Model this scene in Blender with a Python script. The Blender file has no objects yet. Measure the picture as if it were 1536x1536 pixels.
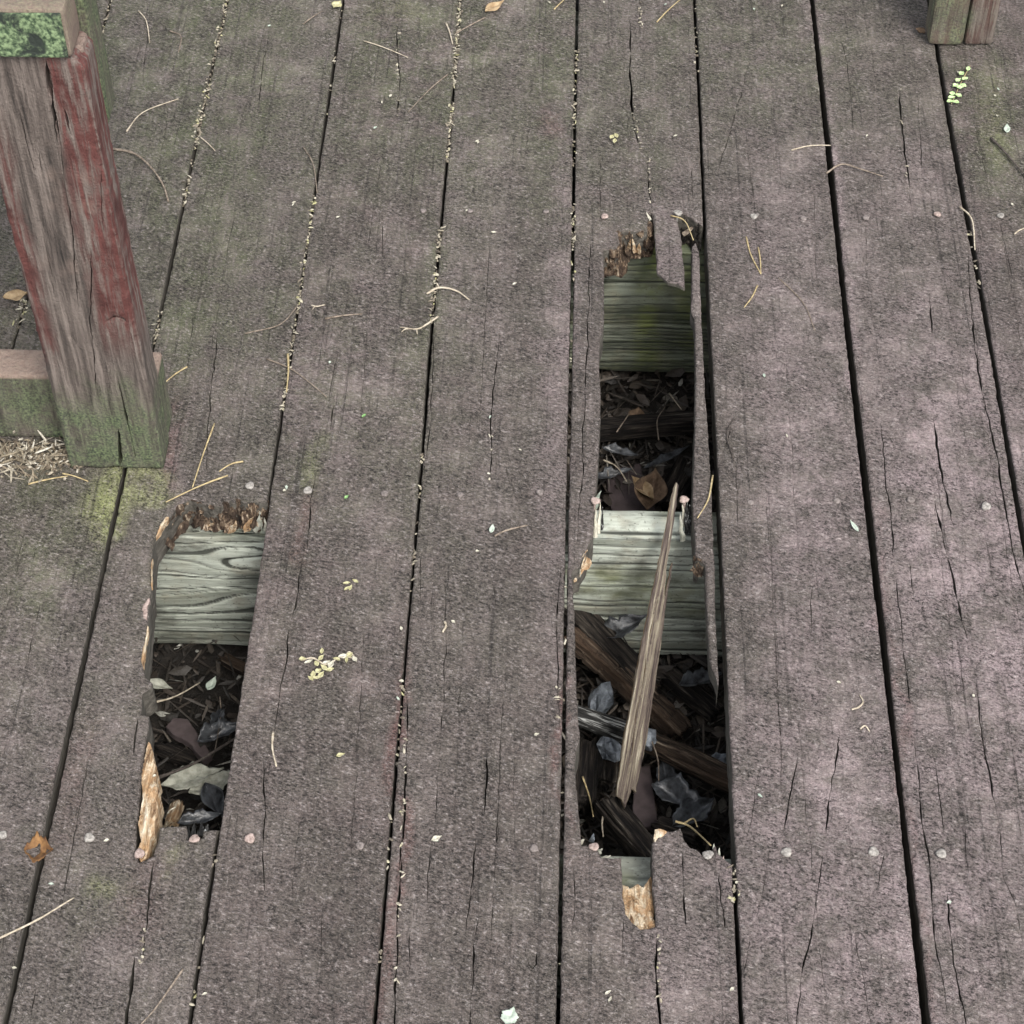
import bpy, math, random
import numpy as np
from mathutils import Vector, Matrix, kdtree
from mathutils.geometry import delaunay_2d_cdt

random.seed(7)
RNG = np.random.default_rng(7)
SC = bpy.context.scene
COL = SC.collection

# ------------------------------------------------------------------ camera
F = 3072.0                                    # focal length in photo pixels (1536 wide)
CAM_H = 1.47
_d = np.array([151.0, -3445.0, 3072.0]); _d /= np.linalg.norm(_d)      # plank direction seen by the camera
_e = np.array([1.0, 0.02, -0.0267]); _e -= _d * _e.dot(_d); _e /= np.linalg.norm(_e)
_n = np.cross(_e, _d)
cam_data = bpy.data.cameras.new('camera'); cam = bpy.data.objects.new('camera', cam_data); COL.objects.link(cam)
cam_data.sensor_width = 36.0; cam_data.lens = 36.0 * F / 1536.0
cam_data.clip_start = 0.05; cam_data.clip_end = 500.0
right = (_e[0], _d[0], _n[0]); up = (-_e[1], -_d[1], -_n[1]); back = (-_e[2], -_d[2], -_n[2])
m = Matrix.Identity(4)
for i in range(3):
    m[i][0] = right[i]; m[i][1] = up[i]; m[i][2] = back[i]
m[2][3] = CAM_H
cam.matrix_world = m
SC.camera = cam

# ------------------------------------------------------------------ sky, sun, exposure
SUN_EL, SUN_AZ = 52.0, 152.0                   # azimuth clockwise from +Y
world = bpy.data.worlds.new('World'); SC.world = world; world.use_nodes = True
wn = world.node_tree.nodes; wl = world.node_tree.links
sky = wn.new('ShaderNodeTexSky'); sky.sky_type = 'NISHITA'; sky.sun_disc = False
sky.sun_elevation = math.radians(SUN_EL); sky.sun_rotation = math.radians(SUN_AZ)
sky.air_density = 1.0; sky.dust_density = 4.0; sky.ozone_density = 0.6
wn['Background'].inputs['Strength'].default_value = 0.15
ov = wn.new('ShaderNodeHueSaturation'); ov.inputs['Saturation'].default_value = 0.30      # hazy overcast: the blue is washed out
wl.new(sky.outputs['Color'], ov.inputs['Color']); wl.new(ov.outputs['Color'], wn['Background'].inputs['Color'])
sd = bpy.data.lights.new('sun', 'SUN'); sd.energy = 1.5; sd.angle = math.radians(18); sd.color = (1.0, 0.95, 0.88)
sun = bpy.data.objects.new('sun', sd); COL.objects.link(sun)
az, el = math.radians(SUN_AZ), math.radians(SUN_EL)
sdir = Vector((math.sin(az) * math.cos(el), math.cos(az) * math.cos(el), math.sin(el)))
sun.rotation_euler = (-sdir).to_track_quat('-Z', 'Y').to_euler()
sun.location = sdir * 6
SC.view_settings.view_transform = 'Standard'; SC.view_settings.look = 'None'
SC.view_settings.gamma = 1.0; SC.view_settings.use_curve_mapping = False
SC.view_settings.exposure = 0.85


# ------------------------------------------------------------------ pixel -> place
def ray(x, y):
    r = np.array([(x - 768) / F, (y - 768) / F, 1.0])
    return np.array([_e @ r, _d @ r, _n @ r])


def px(x, y, z=0.0):
    v = ray(x, y); t = (z - CAM_H) / v[2]
    return np.array([0, 0, CAM_H]) + v * t


def pxY(x, y, Y):
    v = ray(x, y); t = Y / v[1]
    return np.array([0, 0, CAM_H]) + v * t


def pl(pts, z=0.0):
    return np.array([px(a, b, z)[:2] for a, b in pts])


# ------------------------------------------------------------------ noise
def _hash(ix, iy, iz, seed):
    h = (ix * 374761393 + iy * 668265263 + iz * 2147483647 + seed * 974634621) & 0xffffffff
    h = ((h ^ (h >> 13)) * 1274126177) & 0xffffffff
    h = h ^ (h >> 16)
    return (h & 0xffff) / 65535.0


def vnoise(p, seed=0):
    p = np.asarray(p, float)
    if p.shape[1] == 2:
        p = np.concatenate([p, np.zeros((len(p), 1))], 1)
    i = np.floor(p).astype(np.int64); f = p - i; f = f * f * (3 - 2 * f)
    out = 0
    for dx in (0, 1):
        for dy in (0, 1):
            for dz in (0, 1):
                w = (f[:, 0] if dx else 1 - f[:, 0]) * (f[:, 1] if dy else 1 - f[:, 1]) * (f[:, 2] if dz else 1 - f[:, 2])
                out = out + w * _hash(i[:, 0] + dx, i[:, 1] + dy, i[:, 2] + dz, seed)
    return out * 2 - 1


def fbm(p, seed=0, oct=4):
    p = np.asarray(p, float); a = 1.0; s = 0; t = 0
    for k in range(oct):
        s = s + a * vnoise(p * 2 ** k, seed + k * 17); t += a; a *= 0.5
    return s / t


# ------------------------------------------------------------------ object helpers
def link(name, me, mats, parent=None):
    o = bpy.data.objects.new(name, me); COL.objects.link(o)
    for mm in (mats if isinstance(mats, (list, tuple)) else [mats]):
        me.materials.append(mm)
    if parent is not None:
        o.parent = parent
    return o


def tag(o, label, cat, group=None, kind=None):
    if label: o['label'] = label
    if cat: o['category'] = cat
    if group: o['group'] = group
    if kind: o['kind'] = kind
    return o


def empty(name, loc, label, cat, group=None):
    o = bpy.data.objects.new(name, None); COL.objects.link(o); o.location = loc
    o.empty_display_size = 0.05
    return tag(o, label, cat, group)


def mesh_np(name, v, faces, smooth=True, mat_idx=None, attrs=None):
    me = bpy.data.meshes.new(name)
    me.from_pydata([tuple(a) for a in np.asarray(v)], [], [tuple(int(i) for i in f) for f in faces])
    if smooth:
        me.polygons.foreach_set('use_smooth', [True] * len(me.polygons))
    if mat_idx is not None:
        me.polygons.foreach_set('material_index', [int(i) for i in mat_idx])
    if attrs:
        for k, a in attrs.items():
            at = me.color_attributes.new(k, 'FLOAT_COLOR', 'POINT')
            a4 = np.zeros((len(v), 4)); a4[:, :a.shape[1]] = a
            at.data.foreach_set('color', a4.ravel())
    me.update()
    return me


# ------------------------------------------------------------------ materials
def new_mat(name):
    mt = bpy.data.materials.new(name); mt.use_nodes = True
    nt = mt.node_tree
    return mt, nt, nt.nodes['Principled BSDF']


class G:
    """small node-graph helper"""
    def __init__(s, nt): s.nt = nt; s.N = nt.nodes; s.L = nt.links

    def n(s, t, **kw):
        nd = s.N.new(t)
        for k, v in kw.items(): setattr(nd, k, v)
        return nd

    def setin(s, sock, v):
        if hasattr(v, 'is_linked') or isinstance(v, bpy.types.NodeSocket): s.L.new(v, sock)
        elif isinstance(v, (tuple, list)) and len(v) == 3 and sock.type == 'RGBA': sock.default_value = (*v, 1)
        else: sock.default_value = v

    def pos(s, scale=(1, 1, 1), rot=(0, 0, 0), offset_random=True, coord='Object'):
        tc = s.n('ShaderNodeTexCoord')
        mp = s.n('ShaderNodeMapping'); mp.inputs['Scale'].default_value = scale; mp.inputs['Rotation'].default_value = rot
        s.L.new(tc.outputs[coord], mp.inputs['Vector'])
        if offset_random:
            oi = s.n('ShaderNodeObjectInfo')
            mul = s.n('ShaderNodeMath', operation='MULTIPLY'); mul.inputs[1].default_value = 57.0
            s.L.new(oi.outputs['Random'], mul.inputs[0])
            s.L.new(mul.outputs[0], mp.inputs['Location'])
        return mp.outputs[0]

    def noise(s, vec, scale, detail=4, rough=0.55, dist=0.0, out='Fac'):
        nd = s.n('ShaderNodeTexNoise'); s.L.new(vec, nd.inputs['Vector'])
        nd.inputs['Scale'].default_value = scale; nd.inputs['Detail'].default_value = detail
        nd.inputs['Roughness'].default_value = rough; nd.inputs['Distortion'].default_value = dist
        return nd.outputs[out]

    def vor(s, vec, scale, feature='F1', out='Distance', rand=1.0):
        nd = s.n('ShaderNodeTexVoronoi', feature=feature); s.L.new(vec, nd.inputs['Vector'])
        nd.inputs['Scale'].default_value = scale; nd.inputs['Randomness'].default_value = rand
        return nd.outputs[out]

    def ramp(s, fac, stops, interp='LINEAR'):
        nd = s.n('ShaderNodeValToRGB'); nd.color_ramp.interpolation = interp
        el = nd.color_ramp.elements
        while len(el) < len(stops): el.new(0.5)
        for e_, (p, c) in zip(el, stops):
            e_.position = p
            e_.color = (*c, 1) if isinstance(c, (tuple, list)) else (c, c, c, 1)
        s.L.new(fac, nd.inputs['Fac'])
        return nd.outputs['Color']

    def mix(s, fac, a, b, mode='MIX'):
        nd = s.n('ShaderNodeMix', data_type='RGBA', blend_type=mode)
        s.setin(nd.inputs[0], fac); s.setin(nd.inputs[6], a); s.setin(nd.inputs[7], b)
        return nd.outputs[2]

    def math(s, op, a, b=0.0, clamp=False):
        nd = s.n('ShaderNodeMath', operation=op, use_clamp=clamp)
        s.setin(nd.inputs[0], a); s.setin(nd.inputs[1], b)
        return nd.outputs[0]

    def attr(s, name):
        nd = s.n('ShaderNodeAttribute', attribute_name=name)
        sp = s.n('ShaderNodeSeparateColor'); s.L.new(nd.outputs['Color'], sp.inputs[0])
        return sp.outputs[0], sp.outputs[1], sp.outputs[2]

    def bump(s, h, dist, strength=1.0, prev=None):
        nd = s.n('ShaderNodeBump'); nd.inputs['Distance'].default_value = dist; nd.inputs['Strength'].default_value = strength
        s.L.new(h, nd.inputs['Height'])
        if prev is not None: s.L.new(prev, nd.inputs['Normal'])
        return nd.outputs[0]


def mat_deck():
    mt, nt, b = new_mat('weathered_deck_paint'); g = G(nt)
    v = g.pos(); vy = g.pos((1, 0.10, 1)); vx = g.pos((0.14, 1, 1))
    # short slanting pits: turn first, then stretch
    vr = g.n('ShaderNodeMapping'); vr.inputs['Rotation'].default_value = (0, 0, math.radians(24)); nt.links.new(v, vr.inputs['Vector'])
    vs = g.n('ShaderNodeMapping'); vs.inputs['Scale'].default_value = (0.66, 1.15, 1); nt.links.new(vr.outputs[0], vs.inputs['Vector'])
    vd = vs.outputs[0]
    big = g.noise(v, 6, 5, 0.6); mid = g.noise(v, 26, 7, 0.68); fleck = g.noise(v, 110, 5, 0.7)
    grain = g.noise(vy, 190, 5, 0.62); saw = g.noise(vx, 330, 3, 0.6)
    fine = g.noise(vd, 360, 4, 0.70); fine2 = g.noise(vd, 560, 2, 0.6); grit = g.noise(v, 720, 2, 0.55)
    c = g.mix(g.ramp(big, [(0.3, 0), (0.7, 1)]), (0.118, 0.096, 0.087), (0.188, 0.154, 0.142))
    c = g.mix(g.math('MULTIPLY', g.ramp(mid, [(0.44, 0), (0.62, 1)]), 0.55), c, (0.128, 0.116, 0.098))
    c = g.mix(g.ramp(mid, [(0.30, 0.6), (0.44, 0)]), c, (0.225, 0.178, 0.168))
    oi = g.n('ShaderNodeObjectInfo').outputs['Random']
    c = g.mix(g.math('MULTIPLY', oi, 0.45), c, (0.140, 0.132, 0.108))
    a_alg, a_pink, a_moss = g.attr('stain')
    red = g.n('ShaderNodeAttribute', attribute_name='stain').outputs['Alpha']
    patch = g.math('MULTIPLY', g.ramp(mid, [(0.36, 0.1), (0.58, 1)]), g.ramp(fleck, [(0.32, 0.35), (0.58, 1)]))
    c = g.mix(g.math('MULTIPLY', a_pink, g.ramp(g.math('ADD', mid, g.math('MULTIPLY', fleck, 0.5)), [(0.60, 1), (0.88, 0.15)])), c, (0.42, 0.335, 0.342))
    c = g.mix(g.math('MULTIPLY', g.math('MULTIPLY', a_alg, patch), 1.0), c, (0.138, 0.152, 0.084))
    c = g.mix(g.math('MULTIPLY', red, g.ramp(fleck, [(0.35, 1), (0.68, 0.3)])), c, (0.20, 0.105, 0.096))
    c = g.mix(g.math('MULTIPLY', a_moss, g.ramp(g.math('ADD', mid, g.math('MULTIPLY', fleck, 0.7)), [(0.62, 0.1), (0.92, 1)])), c, g.mix(fleck, (0.30, 0.34, 0.11), (0.52, 0.55, 0.28)))
    c = g.mix(g.ramp(grain, [(0.53, 0), (0.70, 0.45)]), c, (0.082, 0.070, 0.062))
    c = g.mix(g.ramp(grain, [(0.32, 0.45), (0.46, 0)]), c, (0.27, 0.228, 0.215))
    vl = g.pos((1, 0.012, 1)); lines = g.noise(vl, 210, 3, 0.55)                       # hair-fine open grain running the plank's length
    c = g.mix(g.math('MULTIPLY', g.ramp(lines, [(0.63, 0), (0.68, 0.6)]), g.ramp(mid, [(0.36, 0.2), (0.58, 1)])), c, (0.030, 0.026, 0.024))
    tracks = g.noise(g.pos((1, 0.06, 1)), 22, 4, 0.6)                                    # worn tracks along the plank
    c = g.mix(g.ramp(tracks, [(0.46, 0), (0.66, 0.42)]), c, (0.235, 0.198, 0.185))
    # dirt-filled pits and flaked light specks
    wear = g.ramp(g.noise(v, 17, 6, 0.7), [(0.36, 0.35), (0.56, 1)])                # pits are shallower where feet have polished the paint
    c = g.mix(g.math('MULTIPLY', g.ramp(fine, [(0.37, 0.95), (0.49, 0)]), wear), c, (0.028, 0.025, 0.023))
    c = g.mix(g.ramp(fine, [(0.54, 0), (0.67, 0.6)]), c, (0.36, 0.325, 0.315))
    c = g.mix(g.math('MULTIPLY', g.ramp(fine2, [(0.35, 0.7), (0.46, 0)]), wear), c, (0.045, 0.041, 0.040))
    c = g.mix(g.math('MULTIPLY', g.ramp(grit, [(0.60, 0), (0.70, 0.55)]), g.ramp(fleck, [(0.42, 0.12), (0.6, 1)])), c, (0.48, 0.45, 0.44))
    nt.links.new(c, b.inputs['Base Color'])
    b.inputs['Roughness'].default_value = 0.84
    b.inputs['Specular IOR Level'].default_value = 0.28
    h = g.math('MULTIPLY', g.math('ADD', g.ramp(fine, [(0.3, 0), (0.62, 1)]), g.math('MULTIPLY', fine2, 0.8)), wear)
    n1 = g.bump(h, 0.0032, 1.0)
    n2 = g.bump(g.math('ADD', g.math('SUBTRACT', g.math('MULTIPLY', grain, 1.5), g.math('MULTIPLY', g.ramp(lines, [(0.62, 0), (0.68, 1)]), 0.5)), g.math('ADD', g.math('MULTIPLY', mid, 2.0), g.math('MULTIPLY', saw, 0.8))), 0.0022, 0.9, n1)
    nt.links.new(n2, b.inputs['Normal'])
    return mt


def mat_wood(name, stops, axis=(1, 0.1, 1), scale=120, rough=0.85, bump=0.0015, spec=0.25, detail=6, coord='Object', blotch=None):
    mt, nt, b = new_mat(name); g = G(nt)
    v = g.pos(axis, coord=coord); iso = g.pos(coord=coord)
    gr = g.noise(v, scale, detail, 0.65, 0.4); bl = g.noise(iso, 60, 4)
    c = g.ramp(gr, stops)
    if blotch:
        c = g.mix(g.ramp(bl, [(0.45, 0), (0.62, 0.85)]), c, blotch)
    nt.links.new(c, b.inputs['Base Color'])
    b.inputs['Roughness'].default_value = rough; b.inputs['Specular IOR Level'].default_value = spec
    h = g.math('ADD', gr, g.math('MULTIPLY', g.noise(iso, 500, 3), 0.4))
    nt.links.new(g.bump(h, bump), b.inputs['Normal'])
    return mt


def mat_joist(name='weathered_joist_timber', dk=(0.22, 0.238, 0.195), lt=(0.54, 0.58, 0.51)):
    mt, nt, b = new_mat(name); g = G(nt)
    groove, tint, moss = g.attr('grain')
    v = g.pos((0.12, 1, 1)); iso = g.pos()
    fib = g.noise(v, 420, 4, 0.6); bl = g.noise(iso, 35, 5)
    c = g.mix(tint, dk, lt)
    c = g.mix(g.ramp(fib, [(0.36, 0.4), (0.54, 0)]), c, (0.24, 0.26, 0.21))
    c = g.mix(g.ramp(bl, [(0.5, 0), (0.7, 0.6)]), c, (0.30, 0.275, 0.21))
    dm = g.noise(g.pos((0.5, 1, 1)), 20, 7, 0.7)
    c = g.mix(g.ramp(dm, [(0.50, 0), (0.62, 0.75)]), c, (0.085, 0.085, 0.068))                # damp stains and dirt
    c = g.mix(g.ramp(g.noise(iso, 260, 4, 0.6), [(0.6, 0), (0.7, 0.7)]), c, (0.05, 0.048, 0.04))
    c = g.mix(g.math('MULTIPLY', moss, g.ramp(bl, [(0.35, 0.2), (0.6, 1)])), c, (0.16, 0.19, 0.06))
    c = g.mix(g.ramp(groove, [(0.15, 0), (0.7, 0.95)]), c, (0.035, 0.038, 0.032))
    nt.links.new(c, b.inputs['Base Color']); b.inputs['Roughness'].default_value = 0.8
    b.inputs['Specular IOR Level'].default_value = 0.3
    nt.links.new(g.bump(fib, 0.0008), b.inputs['Normal'])
    return mt


def mat_bench():
    mt, nt, b = new_mat('flaking_red_bench_paint'); g = G(nt)
    red, green, pale = g.attr('stain')
    v = g.pos((1, 1, 0.07)); iso = g.pos()
    gr = g.noise(v, 170, 6, 0.65, 0.3); md = g.noise(iso, 30, 6, 0.65); fn = g.noise(iso, 420, 3)
    c = g.ramp(gr, [(0.30, (0.026, 0.023, 0.021)), (0.47, (0.100, 0.082, 0.072)), (0.66, (0.205, 0.172, 0.152))])
    k = g.math('MULTIPLY', red, g.ramp(g.math('ADD', gr, g.math('MULTIPLY', md, 0.6)), [(0.74, 1), (0.90, 0.08)]), True)
    c = g.mix(k, c, g.mix(g.ramp(md, [(0.35, 0), (0.62, 1)]), (0.070, 0.026, 0.023), (0.160, 0.060, 0.053)))
    c = g.mix(g.math('MULTIPLY', pale, g.ramp(md, [(0.3, 0.4), (0.6, 1)])), c, (0.32, 0.235, 0.195))
    gk = g.math('MULTIPLY', green, g.ramp(g.math('ADD', md, g.math('MULTIPLY', gr, 0.8)), [(0.68, 0.1), (0.98, 1)]))
    c = g.mix(gk, c, g.mix(g.ramp(fn, [(0.35, 0), (0.65, 1)]), (0.024, 0.038, 0.026), (0.155, 0.20, 0.10)))
    nt.links.new(c, b.inputs['Base Color']); b.inputs['Roughness'].default_value = 0.75
    b.inputs['Specular IOR Level'].default_value = 0.35
    n1 = g.bump(gr, 0.004, 1.0); nt.links.new(g.bump(g.math('ADD', md, fn), 0.0012, 0.8, n1), b.inputs['Normal'])
    return mt


def mat_moss_end():
    mt, nt, b = new_mat('mossy_board_end'); g = G(nt)
    iso = g.pos(); v = g.pos((0.3, 1, 1))
    a = g.noise(iso, 45, 5, 0.6, 0.5); f = g.noise(iso, 300, 3)
    c = g.mix(g.ramp(a, [(0.42, 0), (0.52, 1)]), (0.022, 0.030, 0.024), g.mix(g.ramp(f, [(0.38, 0), (0.62, 1)]), (0.035, 0.062, 0.032), (0.22, 0.30, 0.16)))
    nt.links.new(c, b.inputs['Base Color']); b.inputs['Roughness'].default_value = 0.9
    nt.links.new(g.bump(g.math('ADD', a, g.math('MULTIPLY', f, 0.3)), 0.004), b.inputs['Normal'])
    return mt


def mat_soil():
    mt, nt, b = new_mat('dark_leafy_soil'); g = G(nt)
    iso = g.pos(); a = g.noise(iso, 60, 8, 0.7); f = g.noise(iso, 500, 3)
    c = g.ramp(a, [(0.3, (0.006, 0.005, 0.004)), (0.6, (0.024, 0.019, 0.015)), (0.8, (0.055, 0.046, 0.037))])
    nt.links.new(c, b.inputs['Base Color']); b.inputs['Roughness'].default_value = 0.9
    nt.links.new(g.bump(g.math('ADD', a, g.math('MULTIPLY', f, 0.3)), 0.01), b.inputs['Normal'])
    return mt


def mat_simple(name, c1, c2, scale=200, rough=0.8, bump=0.0006, spec=0.3, metal=0.0, coord='Object'):
    mt, nt, b = new_mat(name); g = G(nt)
    iso = g.pos(coord=coord); a = g.noise(iso, scale, 5, 0.6)
    nt.links.new(g.ramp(a, [(0.32, c1), (0.68, c2)]), b.inputs['Base Color'])
    b.inputs['Roughness'].default_value = rough; b.inputs['Specular IOR Level'].default_value = spec
    b.inputs['Metallic'].default_value = metal
    nt.links.new(g.bump(a, bump), b.inputs['Normal'])
    return mt


def mat_varied(name, cols, rough=0.8):
    """colour differs piece by piece through the per-piece 'tone' attribute"""
    mt, nt, b = new_mat(name); g = G(nt)
    t, _, _ = g.attr('tone')
    st = [(i / (len(cols) - 1), c) for i, c in enumerate(cols)]
    c = g.ramp(t, st); iso = g.pos(); a = g.noise(iso, 500, 4)
    c = g.mix(g.ramp(a, [(0.35, 0.5), (0.6, 0)]), c, (0.05, 0.045, 0.04))
    nt.links.new(c, b.inputs['Base Color']); b.inputs['Roughness'].default_value = rough
    nt.links.new(g.bump(a, 0.0006), b.inputs['Normal'])
    return mt


M = dict(
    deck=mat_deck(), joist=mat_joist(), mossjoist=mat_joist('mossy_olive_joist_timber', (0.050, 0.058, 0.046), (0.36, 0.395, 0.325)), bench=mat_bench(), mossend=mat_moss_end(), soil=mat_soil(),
    side=mat_wood('plank_side_wood', [(0.3, (0.030, 0.028, 0.024)), (0.5, (0.085, 0.078, 0.066)), (0.75, (0.18, 0.165, 0.145))], (1, 0.08, 1), 200),
    rotten=mat_wood('rotten_plank_core', [(0.30, (0.018, 0.012, 0.009)), (0.47, (0.060, 0.040, 0.028)), (0.57, (0.19, 0.135, 0.090)), (0.67, (0.55, 0.46, 0.35))], (1, 0.5, 0.4), 260, bump=0.005, blotch=(0.045, 0.032, 0.024)),
    fresh=mat_wood('fresh_torn_wood', [(0.34, (0.085, 0.045, 0.024)), (0.45, (0.34, 0.23, 0.135)), (0.55, (0.60, 0.50, 0.36)), (0.70, (0.72, 0.67, 0.56))], (1, 0.12, 1), 260, bump=0.005, blotch=(0.44, 0.27, 0.14)),
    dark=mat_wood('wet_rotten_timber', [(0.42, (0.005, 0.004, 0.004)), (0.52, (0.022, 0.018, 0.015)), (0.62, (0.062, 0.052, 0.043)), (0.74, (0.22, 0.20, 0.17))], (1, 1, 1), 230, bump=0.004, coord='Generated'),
    timber=mat_wood('brown_rotten_timber', [(0.40, (0.008, 0.006, 0.005)), (0.50, (0.045, 0.032, 0.023)), (0.6, (0.115, 0.085, 0.062)), (0.72, (0.34, 0.29, 0.22))], (1, 1, 1), 210, bump=0.005, blotch=(0.07, 0.045, 0.03)),
    greywood=mat_wood('silvered_timber', [(0.42, (0.010, 0.010, 0.010)), (0.54, (0.05, 0.05, 0.048)), (0.62, (0.48, 0.49, 0.48))], (1, 1, 1), 230, bump=0.004),
    mauve=mat_simple('mauve_paint_flake', (0.062, 0.048, 0.048), (0.105, 0.082, 0.083), 80),
    splint=mat_wood('long_splinter_wood', [(0.36, (0.025, 0.019, 0.017)), (0.47, (0.095, 0.074, 0.064)), (0.58, (0.190, 0.165, 0.122)), (0.70, (0.46, 0.42, 0.34))], (1, 0.03, 1), 330, bump=0.002),
    nail=mat_simple('galvanised_nail', (0.13, 0.12, 0.11), (0.38, 0.36, 0.33), 420, 0.7, 0.0004, 0.5),
    nailpink=mat_simple('paint_caked_nail', (0.18, 0.13, 0.115), (0.44, 0.355, 0.32), 420, 0.7, 0.0005),
    naildull=mat_simple('paint_covered_nail', (0.09, 0.078, 0.072), (0.23, 0.20, 0.19), 300, 0.8, 0.0008),
    twig=mat_simple('dry_brown_twig', (0.085, 0.065, 0.05), (0.30, 0.25, 0.20), 250),
    paletwig=mat_simple('pale_dry_twig', (0.24, 0.20, 0.145), (0.56, 0.50, 0.40), 250),
    needle=mat_simple('straw_coloured_needle', (0.25, 0.19, 0.10), (0.47, 0.39, 0.22), 250),
    darktwig=mat_simple('dark_wet_twig', (0.03, 0.025, 0.022), (0.10, 0.085, 0.075), 250),
    tan=mat_simple('tan_dry_leaf', (0.22, 0.14, 0.07), (0.44, 0.34, 0.21), 120),
    brownleaf=mat_simple('brown_dry_leaf', (0.055, 0.034, 0.021), (0.19, 0.13, 0.085), 120),
    goldleaf=mat_simple('rusty_curled_leaf', (0.06, 0.026, 0.014), (0.24, 0.13, 0.05), 120),
    greyleaf=mat_simple('grey_green_dry_leaf', (0.17, 0.175, 0.14), (0.46, 0.465, 0.40), 120),
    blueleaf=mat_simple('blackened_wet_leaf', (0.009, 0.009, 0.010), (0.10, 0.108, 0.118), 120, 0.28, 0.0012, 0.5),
    stone=mat_simple('blue_grey_stone', (0.05, 0.060, 0.075), (0.36, 0.40, 0.45), 110, 0.4, 0.006, 0.5),
    husk=mat_simple('pale_husk', (0.34, 0.325, 0.255), (0.60, 0.58, 0.49), 300),
    yellow=mat_simple('yellow_blossom', (0.30, 0.28, 0.14), (0.50, 0.485, 0.31), 300),
    green=mat_simple('fresh_green_leaflet', (0.30, 0.45, 0.18), (0.58, 0.72, 0.42), 200),
    bud=mat_simple('bright_green_bud', (0.10, 0.24, 0.08), (0.26, 0.42, 0.18), 200),
    mint=mat_simple('pale_lichen_leaf', (0.30, 0.365, 0.31), (0.52, 0.58, 0.50), 200),
    gaplitter=mat_varied('gap_litter', [(0.045, 0.038, 0.030), (0.15, 0.125, 0.092), (0.32, 0.285, 0.215), (0.52, 0.485, 0.385), (0.40, 0.385, 0.19)]),
    chips=mat_varied('hole_litter', [(0.007, 0.006, 0.005), (0.020, 0.016, 0.012), (0.045, 0.034, 0.026), (0.11, 0.09, 0.07), (0.48, 0.48, 0.43)], 0.6),
    straw=mat_varied('straw_litter', [(0.035, 0.029, 0.021), (0.13, 0.10, 0.068), (0.30, 0.255, 0.18), (0.58, 0.55, 0.47)]),
)


# ------------------------------------------------------------------ slab with real cracks
def resample(loop, seg, closed=True):
    loop = np.asarray(loop, float); out = []
    n = len(loop); rng = range(n) if closed else range(n - 1)
    for i in rng:
        a = loop[i]; b = loop[(i + 1) % n]; L = np.linalg.norm(b - a)
        k = max(1, int(math.ceil(L / seg)))
        for j in range(k): out.append(a + (b - a) * j / k)
    if not closed: out.append(loop[-1])
    return np.array(out)


def crack_poly(pts, w, seed, jit=0.0007, seg=0.0026):
    """thin wandering slit of greatest width w (metres) along the polyline"""
    p = resample(pts, seg, closed=False); n = len(p)
    if n < 4: p = resample(pts, seg / 3, closed=False); n = len(p)
    t = np.gradient(p, axis=0); t /= np.linalg.norm(t, axis=1, keepdims=True) + 1e-12
    nr = np.stack([-t[:, 1], t[:, 0]], 1)
    s = np.arange(n) * 0.085
    jn = vnoise(np.stack([s * 3, np.full(n, seed * 3.1)], 1), seed) * jit + vnoise(np.stack([s, np.full(n, seed * 1.7)], 1), seed + 5) * jit * 1.5
    jn = jn + RNG.uniform(-1, 1, n) * 0.00022
    p = p + nr * jn[:, None]
    wd = w * (0.55 + 0.5 * vnoise(np.stack([s * 2.2, np.full(n, seed * 7.3)], 1), seed + 9))
    u = np.linspace(0, 1, n); wd = np.clip(wd, w * 0.10, None) * np.clip(np.minimum(u, 1 - u) * 7, 0.06, 1)
    return np.concatenate([p + nr * wd[:, None] / 2, (p - nr * wd[:, None] / 2)[::-1]])


def inside(P, loops):
    r = np.zeros(len(P), bool)
    for lp in loops:
        a = lp; b = np.roll(lp, -1, axis=0)
        lo = lp.min(0); hi = lp.max(0)
        cand = np.where((P[:, 0] <= hi[0]) & (P[:, 1] >= lo[1]) & (P[:, 1] <= hi[1]))[0]
        if not len(cand): continue
        cand = cand[np.argsort(P[cand, 1])]; ys = P[cand, 1]; xs = P[cand, 0]
        acc = np.zeros(len(cand), bool)
        for (x0, y0), (x1, y1) in zip(a, b):
            if y0 == y1: continue
            i0, i1 = np.searchsorted(ys, [min(y0, y1), max(y0, y1)])
            if i0 == i1: continue
            xi = x0 + (ys[i0:i1] - y0) * (x1 - x0) / (y1 - y0)
            acc[i0:i1] ^= xs[i0:i1] < xi
        r[cand] ^= acc
    return r


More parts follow.
